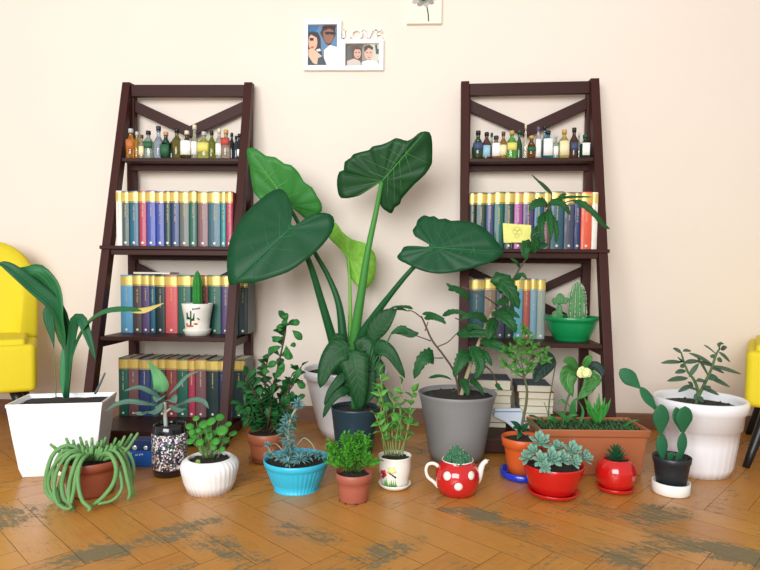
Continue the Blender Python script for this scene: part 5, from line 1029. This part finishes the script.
# ---------------------------------------------------------------- yellow armchairs
YEL = mat((226,204,30), .75, .06, 200, bump=.25); BLK = mat((26,26,28), .4)
def chair(label, cx_, cy_, rz, hw, sb, st_, sc_=1):
    t = thing('armchair', label, 'armchair', (cx_, cy_, 0), rz, 'yellow upholstered armchairs'); hd = hw*.95
    def rbox(x0, x1, y0, y1, z0, z1, r, name, n=6):
        m = MB(); vs = []; fs = []; lv_ = []; N_ = 32; rc = min(r*1.2, (x1-x0)/2.2, (y1-y0)/2.2)
        for k in range(n+1): a = math.pi/2*k/n; lv_.append((r*(1-math.sin(a)), z0+r*(1-math.cos(a))))
        for k in range(n+1): a = math.pi/2*k/n; lv_.append((r*(1-math.cos(a)), z1-r*(1-math.sin(a))))
        for ins, z in lv_:
            for i in range(N_):
                q = i//8; a = math.pi/2*(q+(i % 8)/7); cxx = (x1-rc) if q in (0, 3) else (x0+rc); cyy = (y1-rc) if q in (0, 1) else (y0+rc); rr_ = max(.002, rc-ins); vs.append(V((cxx+rr_*math.cos(a), cyy+rr_*math.sin(a), z)))
        for k in range(len(lv_)-1):
            for i in range(N_): j = (i+1) % N_; fs.append((k*N_+i, k*N_+j, (k+1)*N_+j, (k+1)*N_+i))
        fs.append(tuple(range(N_))[::-1]); q = (len(lv_)-1)*N_; fs.append(tuple(q+i for i in range(N_))); m.add(vs, fs); return m.build(name, YEL, t, world=False)
    rbox(-hw, hw, -hd, hd, sb, st_, .018, 'seat_base')
    rbox(-hw*.86, hw*.86, -hd*.9, hd*.5, st_-.01, st_+.02, .012, 'seat_cushion')
    # curved back: a thick shell whose outline is a tall rounded arch, bent around the seat
    m = MB(); vs = []; fs = []; NX, NZ = 26, 14; z0 = st_-.006; H_ = .40
    def surf(i, k, side):
        u = i/NX*2-1; ht = H_*(max(0.0, 1-abs(u)**2.6))**.45+.01; z = z0+ht*(k/NZ)
        bul = 1+.07*math.sin(math.pi*min(1, (k/NZ)*ht/H_*.9)); x = hw*1.0*bul*math.sin(u*1.35)/math.sin(1.35); y = hd*(.98-.55*(1-math.cos(u*1.35))*1.2)
        n_ = V((math.sin(u*1.1), math.cos(u*1.1), 0)); th_ = .045*(1-.75*(k/NZ)**6); return V((x, y, z))+n_*(th_*(0 if side else -1.6))
    for side in (0, 1):
        for i in range(NX+1):
            for k in range(NZ+1): vs.append(surf(i, k, side))
    o1 = (NX+1)*(NZ+1)
    for i in range(NX):
        for k in range(NZ):
            a = i*(NZ+1)+k; fs.append((a, a+NZ+1, a+NZ+2, a+1)); fs.append((o1+a, o1+a+1, o1+a+NZ+2, o1+a+NZ+1))
    for i in range(NX): a = i*(NZ+1); fs.append((a, o1+a, o1+a+NZ+1, a+NZ+1)); b_ = a+NZ; fs.append((b_, b_+NZ+1, o1+b_+NZ+1, o1+b_))
    for k in range(NZ): fs.append((k, k+1, o1+k+1, o1+k)); a = NX*(NZ+1)+k; fs.append((a, o1+a, o1+a+1, a+1))
    m.add(vs, fs); m.build('backrest', YEL, t, world=False)
    for sx in (-1, 1):
        for sy in (-1, 1):
            m = MB(); m.tube([V((sx*(hw-.012), sy*(hd-.012), .0)), V((sx*(hw-.075), sy*(hd-.075), sb+.01))], [.011, .022], 14, n=4); m.build('leg', BLK, t, world=False)
    return t
gR = G(737, 467); h_ = .27; f_ = math.radians(-30); chair('yellow armchair with black legs at the right edge, beside the large white pot', gR.x+h_*(math.cos(f_)-math.sin(f_)), gR.y+h_*(math.sin(f_)+math.cos(f_)), f_-math.pi/2, h_, .21, .40)
gl2 = G(37, 392, .2); h_ = .235; f_ = math.radians(33); chair('yellow armchair with rounded back at the left edge, behind white planter', gl2.x-h_*(math.cos(f_)+math.sin(f_)), gl2.y+h_*(math.cos(f_)-math.sin(f_)), f_, h_, .2, .375)
# ---------------------------------------------------------------- light, camera
w = bpy.data.worlds.new('daylight'); bpy.context.scene.world = w; w.use_nodes = True; bg = w.node_tree.nodes['Background']; bg.inputs[0].default_value = (1.0, .985, .975, 1); bg.inputs[1].default_value = WORLD
def area(name, loc, tgt, sx, sy, power, col):
    l = bpy.data.lights.new(name, 'AREA'); l.shape = 'RECTANGLE'; l.size = sx; l.size_y = sy; l.energy = power; l.color = col
    o = bpy.data.objects.new(name, l); C.objects.link(o); o.location = loc; o.rotation_euler = (V(tgt)-V(loc)).to_track_quat('-Z', 'Y').to_euler(); return o
area('window_light', (-.9, -4.4, 1.5), (0, 0, .4), 2.6, 1.8, AREA, (.96, .98, 1.0))
area('ceiling_light', (.2, -1.25, 2.72), (.2, -.6, 0), .8, .8, CEIL, (1, .88, .72))
cd = bpy.data.cameras.new('camera'); cam = bpy.data.objects.new('camera', cd); C.objects.link(cam)
cd.sensor_width = 36; cd.lens = F/760*36; cd.shift_y = (CY-285)/760; cd.clip_start = .05
M_ = Matrix((RT, UP, -fw)).transposed().to_4x4(); M_.translation = CAM; cam.matrix_world = M_
bpy.context.scene.camera = cam
vs_ = bpy.context.scene.view_settings; bpy.context.scene.display_settings.display_device = 'sRGB'
vs_.view_transform = 'Standard'; vs_.look = 'None'; vs_.gamma = 1; vs_.exposure = EXPO; vs_.use_curve_mapping = False
